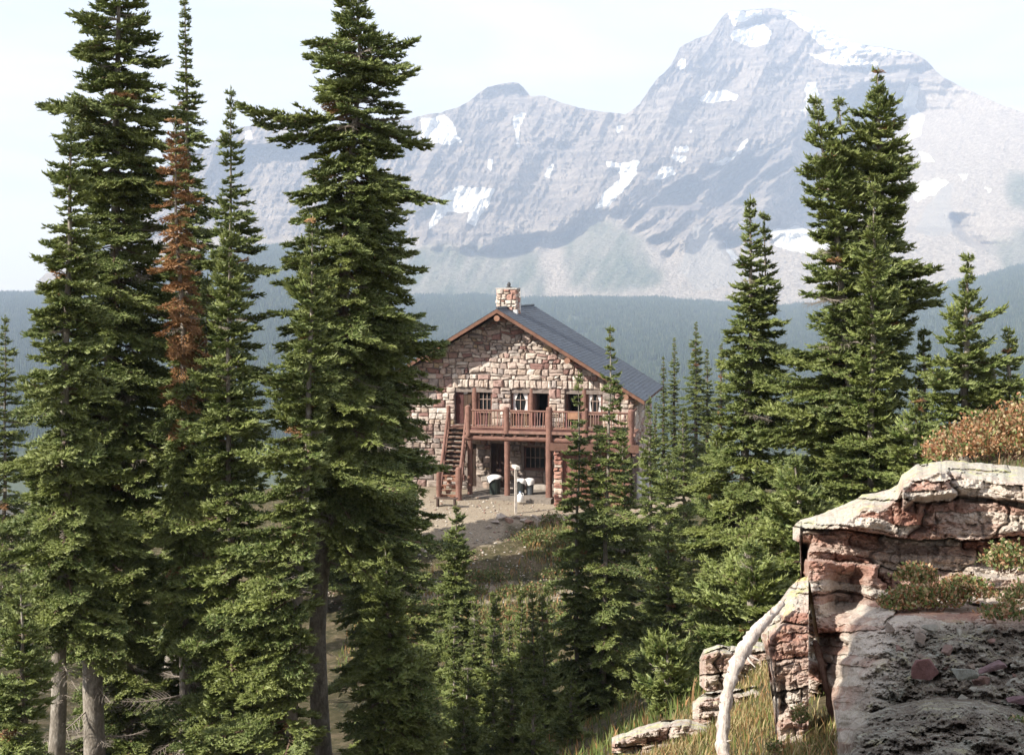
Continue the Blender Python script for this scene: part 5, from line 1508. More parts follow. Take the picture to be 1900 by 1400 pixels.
tree('spreading low fir with blue-green sprays behind the rock ledge', 19,
     [(1475,860),(1485,950),(1505,1150)], [(860,1470,1480),(900,1435,1515),(960,1410,1560),(1030,1395,1590),(1100,1380,1560),(1180,1370,1520)], G4, r=0.10, bottom=1160, dens=1.2, tilt=12)
tree('lowest spreading fir at the left foot of the rock ledge', 18,
     [(1395,1010),(1395,1080),(1390,1260)], [(1010,1390,1400),(1050,1350,1440),(1110,1310,1460),(1180,1280,1460),(1220,1280,1450)], G4, r=0.08, bottom=1210, dens=1.2, tilt=12, brown=0.08)
tree('little round fir at the foot of the slope above the grass', 17,
     [(1240,1190),(1240,1230),(1240,1320)], [(1190,1235,1245),(1220,1200,1285),(1270,1180,1300),(1310,1160,1300)], G4, r=0.06, bottom=1305, dens=1.3, tilt=14, brown=0.06)
tree('dark young fir in the shade right of the gable fir', 30,
     [(1240,980),(1240,1100),(1235,1330)], [(980,1236,1244),(1040,1215,1265),(1120,1195,1290),(1220,1180,1310)], G4, r=0.08, bottom=1290, dens=1.1, brown=0.05)
tree('shadowed fir standing behind the twin-tipped one', 34,
     [(1330,800),(1330,900),(1325,1150)], [(800,1326,1334),(850,1305,1355),(930,1290,1375),(1040,1275,1390)], G4, r=0.12, bottom=1100, dens=1.0)
# one fir outside the frame on the left behind the camera, whose shade falls over the rocks at the lower right
for lab, grp, spec in T:
    make_tree(spec, lab, grp)
# ------------------------------------------------------------------ rock ledge at the lower right
def mat_rock():
    m, n, l, b = new_mat('ledge_rock', 0.92, 0.15)
    c = pos_coord(n)
    lay = n_attr(n, 'lay').outputs['Fac']
    big = n_noise(n, l, 2.2, 6, 0.65, c, 0.4, (1, 1, 2.6))
    mid = n_noise(n, l, 9.0, 6, 0.7, c, 0.5, (1, 1, 3.0))
    fin = n_noise(n, l, 45.0, 5, 0.7, c, 0.0, (1, 1, 1.8))
    s = n.new('ShaderNodeMath'); s.operation = 'MULTIPLY_ADD'; s.inputs[1].default_value = 0.42
    l.new(lay, s.inputs[0]); l.new(big, s.inputs[2])
    col = n_ramp(n, l, s.outputs[0], [(0.46, (0.30, 0.15, 0.11)), (0.60, (0.37, 0.225, 0.175)), (0.74, (0.43, 0.33, 0.275)), (0.90, (0.55, 0.49, 0.42))])
    col = n_mix(n, l, n_ramp(n, l, mid, [(0.34, 0.7), (0.44, 0.0)]), col, (0.17, 0.115, 0.09))
    col = n_mix(n, l, n_ramp(n, l, mid, [(0.57, 0.0), (0.66, 0.7)]), col, (0.56, 0.51, 0.45))
    col = n_mix(n, l, n_ramp(n, l, fin, [(0.36, 0.5), (0.5, 0.0)]), col, (0.11, 0.08, 0.065))
    so = n_attr(n, 'soil_or_shade').outputs['Fac']  # bank's shade painted in with dark earth and grey-green lichen tones
    duff_shade = n_ramp(n, l, mid, [(0.36, (0.045, 0.035, 0.028)), (0.48, (0.11, 0.09, 0.07)), (0.56, (0.19, 0.18, 0.145)), (0.66, (0.34, 0.36, 0.31))])
    duff_shade = n_mix(n, l, n_ramp(n, l, fin, [(0.36, 0.7), (0.52, 0.0)]), duff_shade, (0.05, 0.045, 0.035))
    col = n_mix(n, l, so, col, duff_shade)
    # pale and yellow lichen grows on what faces up
    g = n.new('ShaderNodeNewGeometry'); sx = n.new('ShaderNodeSeparateXYZ'); l.new(g.outputs['Normal'], sx.inputs[0])
    up0 = n_ramp(n, l, sx.outputs['Z'], [(0.1, 0.25), (0.7, 1.0)])
    um = n.new('ShaderNodeMath'); um.operation = 'MULTIPLY'; um.use_clamp = True
    l.new(up0, um.inputs[0]); l.new(n_attr(n, 'top').outputs['Fac'], um.inputs[1]); upf = um.outputs[0]
    li = n_noise(n, l, 5.0, 6, 0.7, c)
    grey = n_ramp(n, l, fin, [(0.3, (0.27, 0.27, 0.22)), (0.5, (0.43, 0.42, 0.36)), (0.7, (0.60, 0.60, 0.54))])
    f1 = n.new('ShaderNodeMath'); f1.operation = 'MULTIPLY'
    l.new(upf, f1.inputs[0]); l.new(n_ramp(n, l, li, [(0.38, 0.2), (0.55, 0.95)]), f1.inputs[1])
    col = n_mix(n, l, f1.outputs[0], col, grey)
    f2 = n.new('ShaderNodeMath'); f2.operation = 'MULTIPLY'
    li2 = n_noise(n, l, 8.0, 5, 0.75, c, 0.3)
    l.new(upf, f2.inputs[0]); l.new(n_ramp(n, l, li2, [(0.54, 0.0), (0.60, 0.85)]), f2.inputs[1])
    col = n_mix(n, l, f2.outputs[0], col, (0.50, 0.50, 0.20))
    l.new(col, b.inputs['Base Color'])
    mx = n.new('ShaderNodeMath'); mx.operation = 'MULTIPLY_ADD'; mx.inputs[1].default_value = 0.5
    l.new(fin, mx.inputs[0]); l.new(mid, mx.inputs[2])
    n_bump(n, l, b, mx.outputs[0], 0.8, 0.025)
    return m
M_ROCK = mat_rock()
M_ROCKRED = mat_attr('loose_stone', 0.9, 8.0, 0.35, 0.5)
def h2(a, b, s=0.0):
    x = np.sin(np.asarray(a)*127.1 + np.asarray(b)*311.7 + s*74.7)*43758.5453
    return x - np.floor(x)
def rock_mass(name, label, u0, u1, top, bot, dfun, cat='rock', du=2.0, nv=230, thick=1.3, group=None, seed=1.0):
    us = np.arange(u0, u1+0.1, du)
    tv = np.interp(us, *zip(*top)) + 2.5*fbm(us*0.08, us*0, seed, 4); bv = np.interp(us, *zip(*bot))
    t = np.linspace(0, 1, nv)[:, None]
    vv = tv[None]+(bv-tv)[None]*t; uu = np.repeat(us[None], nv, 0)
    d, lay, topm, *rest = dfun(uu, vv, vv-tv[None]); soil_or_shade = np.clip(rest[0], 0, 1) if rest else np.zeros_like(d)
    a = (uu-CX)/FPX; b = (CY-vv)/FPX; yy = cos(PITCH)+b*sin(PITCH); zz = -sin(PITCH)+b*cos(PITCH)
    X, Y, Z = a/yy*d, d, zz/yy*d
    topm = np.clip(topm, 0, 1); fade = smooth(us-u0, 8, 90)[None]*smooth(u1-us, -1, 30)[None]
    # plateau, back and left side lie behind what is seen
    def behind(row, k, drop, inx=0.0):
        x, y, z = row; return (x*(y+k)/y + inx, y+k, z*(y+k)/y - drop*(fade if z.shape[0] == 1 else 1.0))
    for (k, drop) in ((thick*0.5, 0.03), (thick*0.5, 0.2), (thick*0.2, 0.2)):
        nx_, ny_, nz_ = behind((X[:1], Y[:1], Z[:1]), k, drop)
        X, Y, Z = np.vstack([nx_, X]), np.vstack([ny_, Y]), np.vstack([nz_, Z]); soil_or_shade = np.vstack([soil_or_shade[:1], soil_or_shade]); lay = np.vstack([lay[:1], lay]); topm = np.vstack([topm[:1], topm])
    nx_, ny_, nz_ = behind((X[:, :1], Y[:, :1], Z[:, :1]), thick, 0.03, 0.05)
    X, Y, Z = np.hstack([nx_, X]), np.hstack([ny_, Y]), np.hstack([nz_, Z]); soil_or_shade = np.hstack([soil_or_shade[:, :1], soil_or_shade]); lay = np.hstack([lay[:, :1], lay]); topm = np.hstack([topm[:, :1], topm])
    nx_, ny_, nz_ = behind((X[:, -1:], Y[:, -1:], Z[:, -1:]), thick, 0.03, -0.05)
    X, Y, Z = np.hstack([X, nx_]), np.hstack([Y, ny_]), np.hstack([Z, nz_]); soil_or_shade = np.hstack([soil_or_shade, soil_or_shade[:, -1:]]); lay = np.hstack([lay, lay[:, -1:]]); topm = np.hstack([topm, topm[:, -1:]])
    nr, nc = X.shape; idx = np.arange(nr*nc).reshape(nr, nc)
    f = np.stack([idx[:-1, :-1], idx[1:, :-1], idx[1:, 1:], idx[:-1, 1:]], -1).reshape(-1, 4)
    o = obj(name, np_mesh(name, np.stack([X, Y, Z], -1), f, (M_ROCK,), False, attrs={'lay': lay.ravel(), 'top': topm.ravel(), 'soil_or_shade': soil_or_shade.ravel()}))
    tag(o, label, cat, group); return o
def strata(uu, vv, seed, lh=9.0, amp=0.16, bw=75.0, bamp=0.22, tilt=0.05):
    q = (vv + tilt*(uu-1480) + 22*fbm(uu*0.009, vv*0.012, seed, 4) + 3*fbm(uu*0.05, vv*0.05, seed+3, 3))/lh
    li = np.floor(q); fr = q-li
    grp = np.floor(q/3.4)
    cell = uu/bw + 3.3*h2(grp, 1.0, seed) + 0.25*fbm(uu*0.02, vv*0.03, seed+8, 3); ci = np.floor(cell); cf = cell-ci
    cell2 = uu/(bw*0.45) + 5.1*h2(li, 2.0, seed) + 0.15*fbm(uu*0.05, vv*0.05, seed+9, 2); c2 = np.floor(cell2); cf2 = cell2-c2
    off = amp*(h2(li, c2, seed)-0.5) + bamp*(h2(grp, ci, seed+1)-0.5)
    grow = 0.03*np.exp(-(fr/0.10)**2)*(0.5+0.9*vnoise(uu*0.03, vv*0.03, seed+5)) + 0.09*np.exp(-((q/3.4-grp)/0.05)**2) + 0.07*np.exp(-(np.minimum(cf, 1-cf)/0.035)**2) + 0.03*np.exp(-(np.minimum(cf2, 1-cf2)/0.05)**2)
    off = off + grow + 0.11*fbm(uu*0.03, vv*0.05, seed+4, 5, 0.6) + 0.015*fbm(uu*0.2, vv*0.3, seed+6, 3)
    return off, h2(li, ci, seed+2)
UC = lambda v: np.interp(v, [1040, 1080, 1200, 1320, 1400, 1430], [1488, 1500, 1518, 1547, 1563, 1568])
def d_main(uu, vv, s):
    wr = smooth(uu + 0.25*(vv-1150) + 20*fbm(uu*.02, vv*.02, 4., 3), 1540, 1655)
    edge = 30 + 12*fbm(uu*0.02, 0*uu, 3.0, 3) - 12*smooth(uu, 1660, 1690)*0
    face_l = np.interp(vv, [860, 1000, 1100, 1200, 1420], [8.1, 8.0, 7.85, 7.7, 7.3])
    face_r = np.interp(vv, [850, 930, 1000, 1050, 1110, 1140, 1200, 1280, 1420], [8.4, 8.2, 8.1, 8.0, 7.8, 7.1, 6.5, 5.8, 4.8])
    d = face_l + (face_r-face_l)*wr
    off, lay = strata(uu, vv, 2.0, 18.0, 0.08, 170.0, 0.42, -0.06)
    soft = 1 - 0.85*wr*smooth(vv, 1100, 1160)
    d = d + off*soft
    # hollows : under the left tip, the shaded pocket, the crack behind the thin trunk
    d += 0.35*np.exp(-(((uu-1568)/34)**4 + ((vv-1095)/46)**4))
    d += 0.20*np.exp(-(((uu-1495)/12)**2 + ((vv-1012)/12)**2))
    d += 1.0*smooth(UC(vv)+4-uu, 0, 7)*smooth(vv, 1060, 1085)
    # bank of rubble to the right
    bank = wr*smooth(vv, 1130, 1180)
    lump = fbm(uu*0.022, vv*0.035, 9.0, 4)
    d -= bank*(0.22*lump + 0.10*np.abs(fbm(uu*0.07, vv*0.10, 12.0, 3)))
    d -= bank*(0.20*np.abs(fbm(uu*0.018+3, vv*0.03, 19.0, 3)) + 0.10*np.maximum(0, fbm(uu*0.06, vv*0.09, 25., 4, 0.6)) + 0.07*fbm(uu*0.15, vv*0.2, 22., 4, 0.7))
    d += 0.7*smooth(1502-uu, 0, 12)*smooth(vv, 1003, 1018)
    # round boulder at the lower edge
    rr = ((uu-1760)/230)**2 + ((vv-1420)/125)**2
    d -= 0.9*np.sqrt(np.clip(1-rr, 0, 1))
    topf = np.clip(1-s/edge, 0, 1)
    d = d + topf**1.3*0.95
    e2 = np.clip(1-np.abs(vv-(975+0.0*uu))/1.0, 0, 0)
    d += 0.25*(1-smooth(uu-1470, 0, 16))
    # the upper slab stands on the lower ones
    d += np.where(uu < 1676, 0.0, -0.22*smooth(70-s, 0, 10)*smooth(s-edge*0.3, -4, 10))
    lay = np.where(s < edge+6, np.maximum(lay, 0.7), lay)
    lay = lay + bank*0.35
    return d, lay, topf*3 + bank*0.25*smooth(lump, -0.1, 0.3) + 0.04, bank*smooth(uu + 0.6*(vv-1150) + 40*fbm(uu*.03, vv*.03, 31., 4), 1650, 1740)*0.92  # last mask lays the painted shade along the diagonal shadow edge
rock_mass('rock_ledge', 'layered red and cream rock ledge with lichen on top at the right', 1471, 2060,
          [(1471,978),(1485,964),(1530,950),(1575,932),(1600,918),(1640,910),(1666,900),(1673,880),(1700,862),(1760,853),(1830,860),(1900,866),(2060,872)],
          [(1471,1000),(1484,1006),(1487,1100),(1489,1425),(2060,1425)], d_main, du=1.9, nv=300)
def d_pillar(uu, vv, s):
    d = np.interp(vv, [1060, 1180, 1420], [7.55, 7.25, 7.0])
    off, lay = strata(uu, vv, 5.0, 17.0, 0.04, 90.0, 0.12, 0.10)
    d = d + off*0.8 + 0.35*np.clip(1-s/55, 0, 1)**1.2
    d += 0.22*(1-smooth(uu-np.interp(vv, [1060, 1175, 1280, 1420], [1470, 1412, 1432, 1440]), 0, 12))
    d += 0.15*np.exp(-(((uu-1452)/7)**2))*smooth(vv, 1250, 1270)*smooth(1330-vv, 0, 20)
    return d, lay*0.8, 2.0*np.clip(1-s/55, 0, 1)+0.08
rock_mass('rock_pillar', 'narrow red rock pillar with lichen cap left of the dark crack', 1412, 1500,
          [(1412,1172),(1425,1143),(1445,1117),(1465,1090),(1480,1073),(1500,1066)],
          [(1412,1182),(1420,1205),(1432,1290),(1438,1340),(1441,1428),(1500,1428)], d_pillar, du=1.6, nv=190, thick=0.6, seed=3.0)
def slab_fun(dd, seed, lh=11.0):
    def f(uu, vv, s):
        off, lay = strata(uu, vv, seed, lh, 0.12, 90.0, 0.30, 0.10)
        u0, u1 = uu.min(), uu.max()
        e = (1-smooth(uu-u0, 0, 12)) + (1-smooth(u1-uu, 0, 12))
        return dd + off + 0.5*np.clip(1-s/14, 0, 1) + 0.3*e, 0.35+lay*0.6, 1.5*np.clip(1-s/16, 0, 1)+0.3
    return f
rock_mass('rock_slab', 'pale flat rock slab behind the bleached trunk', 1298, 1436, [(1298,1222),(1306,1205),(1330,1196),(1370,1199),(1400,1190),(1436,1192)], [(1298,1270),(1320,1290),(1436,1290)], slab_fun(10.6, 7.0), nv=60, thick=1.0)
rock_mass('rock_slab', 'low ledge of pale rock under the grassy strip by the bleached trunk', 1285, 1440, [(1285,1300),(1310,1284),(1350,1279),(1400,1272),(1440,1276)], [(1285,1340),(1330,1385),(1440,1390)], slab_fun(9.4, 8.0), nv=60, thick=0.9)
rock_mass('rock_slab', 'dark flat rock half sunk in grass left of the bleached trunk', 1135, 1330, [(1135,1368),(1180,1350),(1230,1336),(1280,1334),(1330,1346)], [(1135,1395),(1200,1400),(1330,1410)], slab_fun(9.1, 9.5), nv=40, thick=0.8)

def lump(name, label, c, size, rz, tilt, col, seed, flat=0.6, mat=None, cat='rock', group=None, faces=True):
    r = np.random.RandomState(seed)
    bm_v = []
    import bmesh
    bm = bmesh.new()
    n = 11
    for i in range(n):
        v = r.normal(size=3); v /= np.linalg.norm(v)
        v = np.sign(v)*np.abs(v)**0.75
        bm.verts.new((v[0]*size[0]*r.uniform(.85, 1.05), v[1]*size[1]*r.uniform(.85, 1.05), v[2]*size[2]*r.uniform(.85, 1.05)))
    res = bmesh.ops.convex_hull(bm, input=bm.verts)
    bmesh.ops.delete(bm, geom=[g for g in res['geom_interior'] if isinstance(g, bmesh.types.BMVert)], context='VERTS')
    bmesh.ops.bevel(bm, geom=list(bm.edges), offset=min(size)*0.06, segments=1, affect='EDGES')
    me = bpy.data.meshes.new(name); bm.to_mesh(me); bm.free()
    a = me.attributes.new('col', 'FLOAT_COLOR', 'POINT'); a.data.foreach_set('color', np.tile([*col, 1.0], len(me.vertices)).astype(np.float32))
    me.materials.append(mat or M_ROCKRED)
    o = obj(name, me); o.location = c; o.rotation_euler = (tilt[0], tilt[1], rz); tag(o, label, cat, group)
    return o
lump('stone', 'plum-red flat stone lying in the shade on the rubble', W(1716, 1243, 5.72), (0.075, 0.03, 0.068), 0.1, (0.3, 0.35, 0), (0.19, 0.105, 0.10), 3)
lump('stone', 'long plum-coloured shard right of the larger plum-red stone', W(1846, 1234, 5.75), (0.085, 0.04, 0.022), 0.1, (0.2, -0.42, 0), (0.17, 0.115, 0.12), 4)
lump('stone', 'dull purple stone cut by the right picture edge', W(1897, 1303, 5.3), (0.085, 0.04, 0.032), 0.0, (0.2, -0.1, 0), (0.16, 0.105, 0.115), 5)
lump('stone', 'grey-green stone beside the plum shard', W(1790, 1250, 5.6), (0.07, 0.05, 0.05), 0.4, (0.2, 0.1, 0), (0.24, 0.25, 0.22), 8)
lump('stone', 'small brown stone above the plum-red one', W(1758, 1205, 5.95), (0.035, 0.03, 0.03), 0.9, (0.3, 0.1, 0), (0.20, 0.14, 0.12), 9)
r_ = np.random.RandomState(3)
ROCKS = [(931,962,.42),(945,970,.3),(958,958,.3),(972,966,.28),(985,972,.4),(1000,958,.25),(1012,966,.32),(1030,970,.42),(918,975,.28),(1042,958,.3),(1055,965,.35),(905,985,.25),(990,950,.22),(1020,948,.25)]
for i, (px, py, s) in enumerate(ROCKS):
    d = 60.3 - (py-955)*0.05; p = W(px, py, d); p.z = gz(p.x, p.y)+s*0.15
    lump('rock', ['big pale boulder at the edge of the gravel left of the signpost', 'rusty rock beside the big pale boulder', 'low rock at the foot of the signpost', 'small rock just right of the signpost foot', 'wide rock in front of the signpost', 'small reddish rock between signpost and store room', 'grey rock by the plants before the store room', 'angular boulder at the right end of the rock edging', 'small rock on the path left of the pale boulder', 'pale rock under the narrow firs', 'rock touching the narrow firs', 'lone stone on the path below the edging', 'little stone behind the edging right of the signpost', 'little stone nearest the store room'][i],
         p, (s, s*0.8, s*0.5), r_.uniform(0, 3), (r_.uniform(-.2, .2), r_.uniform(-.2, .2), 0), [(0.46, 0.40, 0.34), (0.34, 0.22, 0.17), (0.40, 0.34, 0.29)][i % 3], 20+i, group='rocks edging the gravel')

_seen = set()
for i in range(34):
    px, py = r_.uniform(1640, 1890), r_.uniform(1150, 1385)
    dd = float(np.interp(py, [1130, 1200, 1280, 1420], [7.0, 6.4, 5.7, 4.7])) - 0.03
    sz = r_.uniform(0.018, 0.055)
    _q = ['grey-brown', 'pale grey', 'dull red'][i % 3]
    _lb = f"{['smallest', 'small', 'larger', 'largest'][min(3, int((sz-0.022)/0.0096))]} {_q} rubble stone {['high up', 'midway', 'low down'][min(2, int((py-1150)/79))]} {['by the lit edge', 'below the plum-red stone', 'under the purple shard', 'by the right picture edge'][min(3, int((px-1640)/63))]} {['', 'lying flat', 'tipped', 'with sharp corners'][(i*7) % 4]}".strip()
    if _lb in _seen: continue
    _seen.add(_lb)
    lump('stone', _lb, W(px, py, dd), (sz, sz*0.8, sz*0.5), r_.uniform(0, 3), (r_.uniform(-.4, .6), r_.uniform(-.5, .4), 0), [(0.22, 0.18, 0.15), (0.28, 0.27, 0.23), (0.20, 0.13, 0.11)][i % 3], 60+i, group='small broken stones on the rubble')
# bleached bent trunk and the thin brown one in the crack
def mat_dead(name, c0, c1, c2):
    m, n, l, b = new_mat(name, 0.8, 0.2)
    c = pos_coord(n)
    a = n_noise(n, l, 14.0, 6, 0.7, c, 0.6, (1, 1, 0.35)); q = n_noise(n, l, 70.0, 4, 0.7, c, 0.2, (1, 1, 0.2))
    col = n_ramp(n, l, a, [(0.3, c0), (0.45, c1), (0.65, c2)])
    col = n_mix(n, l, n_ramp(n, l, q, [(0.35, 0.6), (0.5, 0.0)]), col, c0)
    l.new(col, b.inputs['Base Color']); n_bump(n, l, b, q, 0.7, 0.01); return m
M_BLEACH = mat_dead('bleached_wood', (0.22, 0.15, 0.12), (0.46, 0.40, 0.35), (0.60, 0.56, 0.51))
M_DEADBR = mat_dead('brown_wood', (0.11, 0.06, 0.045), (0.26, 0.155, 0.115), (0.40, 0.28, 0.22))
def smooth_pts(P, R, k=8):
    out, rr = [], []
    n = len(P)
    for i in range(n-1):
        p0, p1, p2, p3 = P[max(i-1, 0)], P[i], P[i+1], P[min(i+2, n-1)]
        for j in range(k):
            t = j/k
            out.append(0.5*((2*p1) + (p2-p0)*t + (2*p0-5*p1+4*p2-p3)*t*t + (3*p1-p0-3*p2+p3)*t**3)); rr.append(R[i]+(R[i+1]-R[i])*t)
    out.append(P[-1]); rr.append(R[-1]); return out, rr
def trunk_thing(name, label, pts, d0, d1, mat, stubs=(), cat='dead tree'):
    n = len(pts)
    P = [W(a, b, d0+(d1-d0)*i/(n-1)) for i, (a, b, r) in enumerate(pts)]; R = [r/FPX*d0 for _, _, r in pts]
    base = P[0].copy(); base.z -= 0.3
    root = empty(name, base); tag(root, label, cat)
    Q, RR = smooth_pts([base]+P, [R[0]*1.05]+R)
    m_ = MB(); m_.tube([p-base for p in Q], [r*(1+0.10*sin(i*1.3)+0.08*sin(i*2.9)+0.05*sin(i*5.1)) for i, r in enumerate(RR)], 18, jit=0.11, rng=random.Random(5)); m_.build('trunk', mat, root, smooth=True)
    for (i, dx, dy, dz, r) in stubs:
        m_ = MB(); p = P[i]-base; m_.tube([p, p+Vector((dx, dy, dz))*0.6, p+Vector((dx*1.1, dy, dz*0.85))], [r, r*0.7, r*0.15], 7); m_.build('branch_stub', mat, root)
    return root
trunk_thing('bleached_trunk', 'bleached white dead trunk bending up from the grass against the rock pillar',
            [(1347,1425,12.5),(1340,1380,12.5),(1346,1310,12),(1359,1250,12.5),(1379,1206,14),(1402,1171,12),(1428,1143,9),(1452,1118,6)], 6.9, 7.35, M_BLEACH,
            stubs=[(4, 0.075, -0.05, -0.05, 0.014), (4, 0.05, -0.08, -0.085, 0.009), (2, -0.05, -0.02, 0.05, 0.007), (6, 0.0, -0.04, 0.06, 0.006), (3, -0.04, -0.02, 0.03, 0.006), (7, 0.02, -0.03, 0.05, 0.005), (1, 0.04, -0.03, 0.04, 0.006)])
trunk_thing('brown_trunk', 'thin brown dead trunk standing in the dark crack of the rock',
            [(1568,1425,11),(1556,1380,10),(1545,1320,9),(1532,1260,8),(1520,1215,7),(1512,1190,5)], 7.35, 7.75, M_DEADBR, stubs=[(2, 0.06, -0.06, 0.02, 0.006), (3, 0.05, -0.05, -0.03, 0.005)])
trunk_thing('grey_snag', 'short grey broken snag between the firs at the far right', [(1836,800,9),(1838,740,8),(1841,705,7),(1839,672,4)], 22.4, 22.4, M_BARK, stubs=[(2, 0.10, 0, 0.12, 0.02)])

# ------------------------------------------------------------------ leafy plants and grass
def mat_leaf(name, trans=0.35):
    m, n, l, b = new_mat(name, 0.5, 0.3)
    a = n_attr(n, 'col'); l.new(a.outputs['Color'], b.inputs['Base Color'])
    tr = n.new('ShaderNodeBsdfTranslucent'); l.new(a.outputs['Color'], tr.inputs['Color'])
    mx = n.new('ShaderNodeMixShader'); mx.inputs[0].default_value = trans
    l.new(b.outputs[0], mx.inputs[1]); l.new(tr.outputs[0], mx.inputs[2]); l.new(mx.outputs[0], n['Material Output'].inputs['Surface'])
    return m
M_LEAF = mat_leaf('plant_leaf'); M_GRASS = mat_leaf('grass_blade', 0.3)
LEAFPAL = np.array([(0.36, 0.19, 0.09), (0.46, 0.28, 0.16), (0.27, 0.12, 0.06), (0.18, 0.20, 0.07), (0.11, 0.16, 0.05), (0.44, 0.35, 0.21), (0.23, 0.23, 0.09)])
def leaves(P, rng, size, pal_, w, el=(0.2, 1.2)):
    n = len(P)
    az = rng.uniform(0, 6.28, n); e = rng.uniform(el[0], el[1], n)
    D = np.stack([np.cos(az)*np.cos(e), np.sin(az)*np.cos(e), np.sin(e)], -1)
    S = np.cross(D, rng.normal(size=(n, 3))); S /= np.linalg.norm(S, axis=1, keepdims=True)
    L = size*rng.uniform(0.6, 1.3, n)[:, None]
    N = np.cross(S, D)
    V = np.stack([P, P+D*L*0.5+S*L*0.30+N*L*0.06, P+D*L, P+D*L*0.5-S*L*0.30+N*L*0.06], 1).reshape(-1, 3)
    F = (np.arange(n)[:, None]*4 + np.array([0, 1, 2, 3])[None])
    c = pal_[rng.choice(len(pal_), n, p=w/np.sum(w))]*rng.uniform(0.7, 1.25, (n, 1))
    C = np.repeat(np.concatenate([c, np.ones((n, 1))], 1), 4, 0)
    return V, F, C
def shrub(name, label, blobs, n, size, w, stems=40, cat='shrub', seed=1):
    """blobs: (px,py,d, rx,ry,rz)"""
    rng_ = np.random.RandomState(seed)
    base = W(*blobs[0][:3]); base.z -= blobs[0][5]
    root = empty(name, base); tag(root, label, cat)
    P, tot = [], sum(b[3]*b[5] for b in blobs); tw = MB()
    for (px, py, d, rx, ry, rz) in blobs:
        c = W(px, py, d); k = int(n*rx*rz/tot)
        q = rng_.normal(size=(k, 3)); q /= np.linalg.norm(q, axis=1, keepdims=True)
        rad = rng_.uniform(0.35, 1.0, (k, 1))**0.6
        q = q*rad*(1+0.55*fbm(q[:, 0]*4+px, q[:, 1]*4, q[:, 2]*4+1, 3)[:, None])
        q[:, 2] = np.abs(q[:, 2]*1.0) - 0.25
        P.append(np.array(c)+q*np.array([rx, ry, rz]))
        for s in range(int(stems*rx*rz/tot)):
            j = rng_.randint(k); tip = P[-1][j]; foot = np.array([c.x+(tip[0]-c.x)*0.5, c.y+(tip[1]-c.y)*0.5, c.z-rz*0.55])
            mid = (tip+foot)/2 + rng_.uniform(-.02, .02, 3)
            tw.tube([Vector(foot)-base, Vector(mid)-base, Vector(tip)-base], [0.006, 0.004, 0.002], 4)
    P = np.concatenate(P)
    V, F, C = leaves(P, rng_, size, LEAFPAL, np.array(w, float))
    me = np_mesh('leaves', V-np.array(base), F, (M_LEAF,), attrs={'col': C})
    o = obj('leaves', me, root); o['kind'] = 'stuff'
    tw.color((0.2, 0.11, 0.07)); st_ = tw.build('stems', M_DEADBR, root); st_['kind'] = 'stuff'
    return root
shrub('shrub', 'orange and green autumn shrub growing on top of the rock ledge', [(1850,815,9.9,0.42,0.35,0.27),(1780,830,9.8,0.26,0.3,0.16),(1905,800,9.9,0.35,0.35,0.32),(1745,845,9.7,0.12,0.2,0.10),(1960,810,9.9,0.3,0.35,0.3)], 15000, 0.032, [4, 4, 2.5, 2, 1.5, 3, 2], 120)
shrub('plant_mat', 'low tangle of green and orange leaves hanging on the rock face', [(1720,1110,7.35,0.24,0.14,0.11),(1660,1120,7.3,0.10,0.10,0.08),(1790,1095,7.4,0.17,0.14,0.10),(1700,1070,7.55,0.13,0.12,0.09)], 5200, 0.026, [2, 2, 1.5, 3, 3, 2, 3], 50, cat='plant', seed=2)
shrub('plant_mat', 'leafy green and tan plants at the right edge below the ledge', [(1870,1040,7.5,0.16,0.15,0.13),(1905,1110,7.1,0.16,0.14,0.11),(1860,1140,6.7,0.12,0.1,0.07)], 3200, 0.026, [1, 2, 1, 3, 4, 2, 3], 30, cat='plant', seed=3)
shrub('plant_mat', 'green seedling plants at the foot of the rock pillar', [(1485,1330,6.85,0.05,0.05,0.09),(1440,1390,6.5,0.06,0.05,0.05),(1500,1395,6.6,0.06,0.05,0.05)], 800, 0.02, [1, 1, 0, 4, 4, 3, 3], 10, cat='plant', seed=4)
shrub('plant_mat', 'dark leafy plants in the shade of the lower right corner', [(1830,1385,4.75,0.16,0.1,0.035),(1900,1350,4.9,0.1,0.1,0.04)], 900, 0.018, [1, 0.5, 1, 3, 5, 1, 2], 10, cat='plant', seed=6)
G5 = 'low shrubs on the slope below the gravel'
for i, (px, py, d, r, h, lab) in enumerate([(1025,968,59.6,0.7,0.5,'grassy green clump among the rocks before the store room'),(1000,1000,57.5,1.3,0.45,'wide dark low shrub in the tree shade below the edging rocks'),(1045,1008,57,0.9,0.5,'shaded shrub touching the narrow firs'),(905,1062,53.5,1.0,0.45,'olive shrub at the left of the lower gravel bank'),
     (950,1085,51.8,0.8,0.5,'round yellow-green shrub at the centre of the lower bank'),(995,1085,51.8,0.9,0.5,'tan and green shrub right of the round one'),(1030,1060,53.5,0.8,0.4,'shrub near the narrow firs on the lower bank'),(880,1085,52,0.6,0.4,'small shrub leaning on the pointed fir'),(960,1135,49,1.6,0.35,'rust-red ground plants below the lower gravel bank'),(900,1140,48.5,1.2,0.35,'reddish mat of plants left of the rust-red ones'),(1045,1140,48.5,1.0,0.4,'green mat at the right end of the lower bank')]):
    c = W(px, py, d); zz = gz(c.x, c.y); py2 = py
    if i > 7: h *= 0.6
    s_ = shrub('low_shrub', lab, [(px, py, d, r, r*0.7, h)], int(900*r), 0.11, [0.5, 0.5, 0.8, 3.5, 5, 1.2, 4] if i < 8 else [1.5, 1.2, 1, 3, 3, 1, 3], 8, cat='shrub', seed=30+i)
    s_['group'] = G5
    s_.location.z += zz - (c.z - 0.2*h)

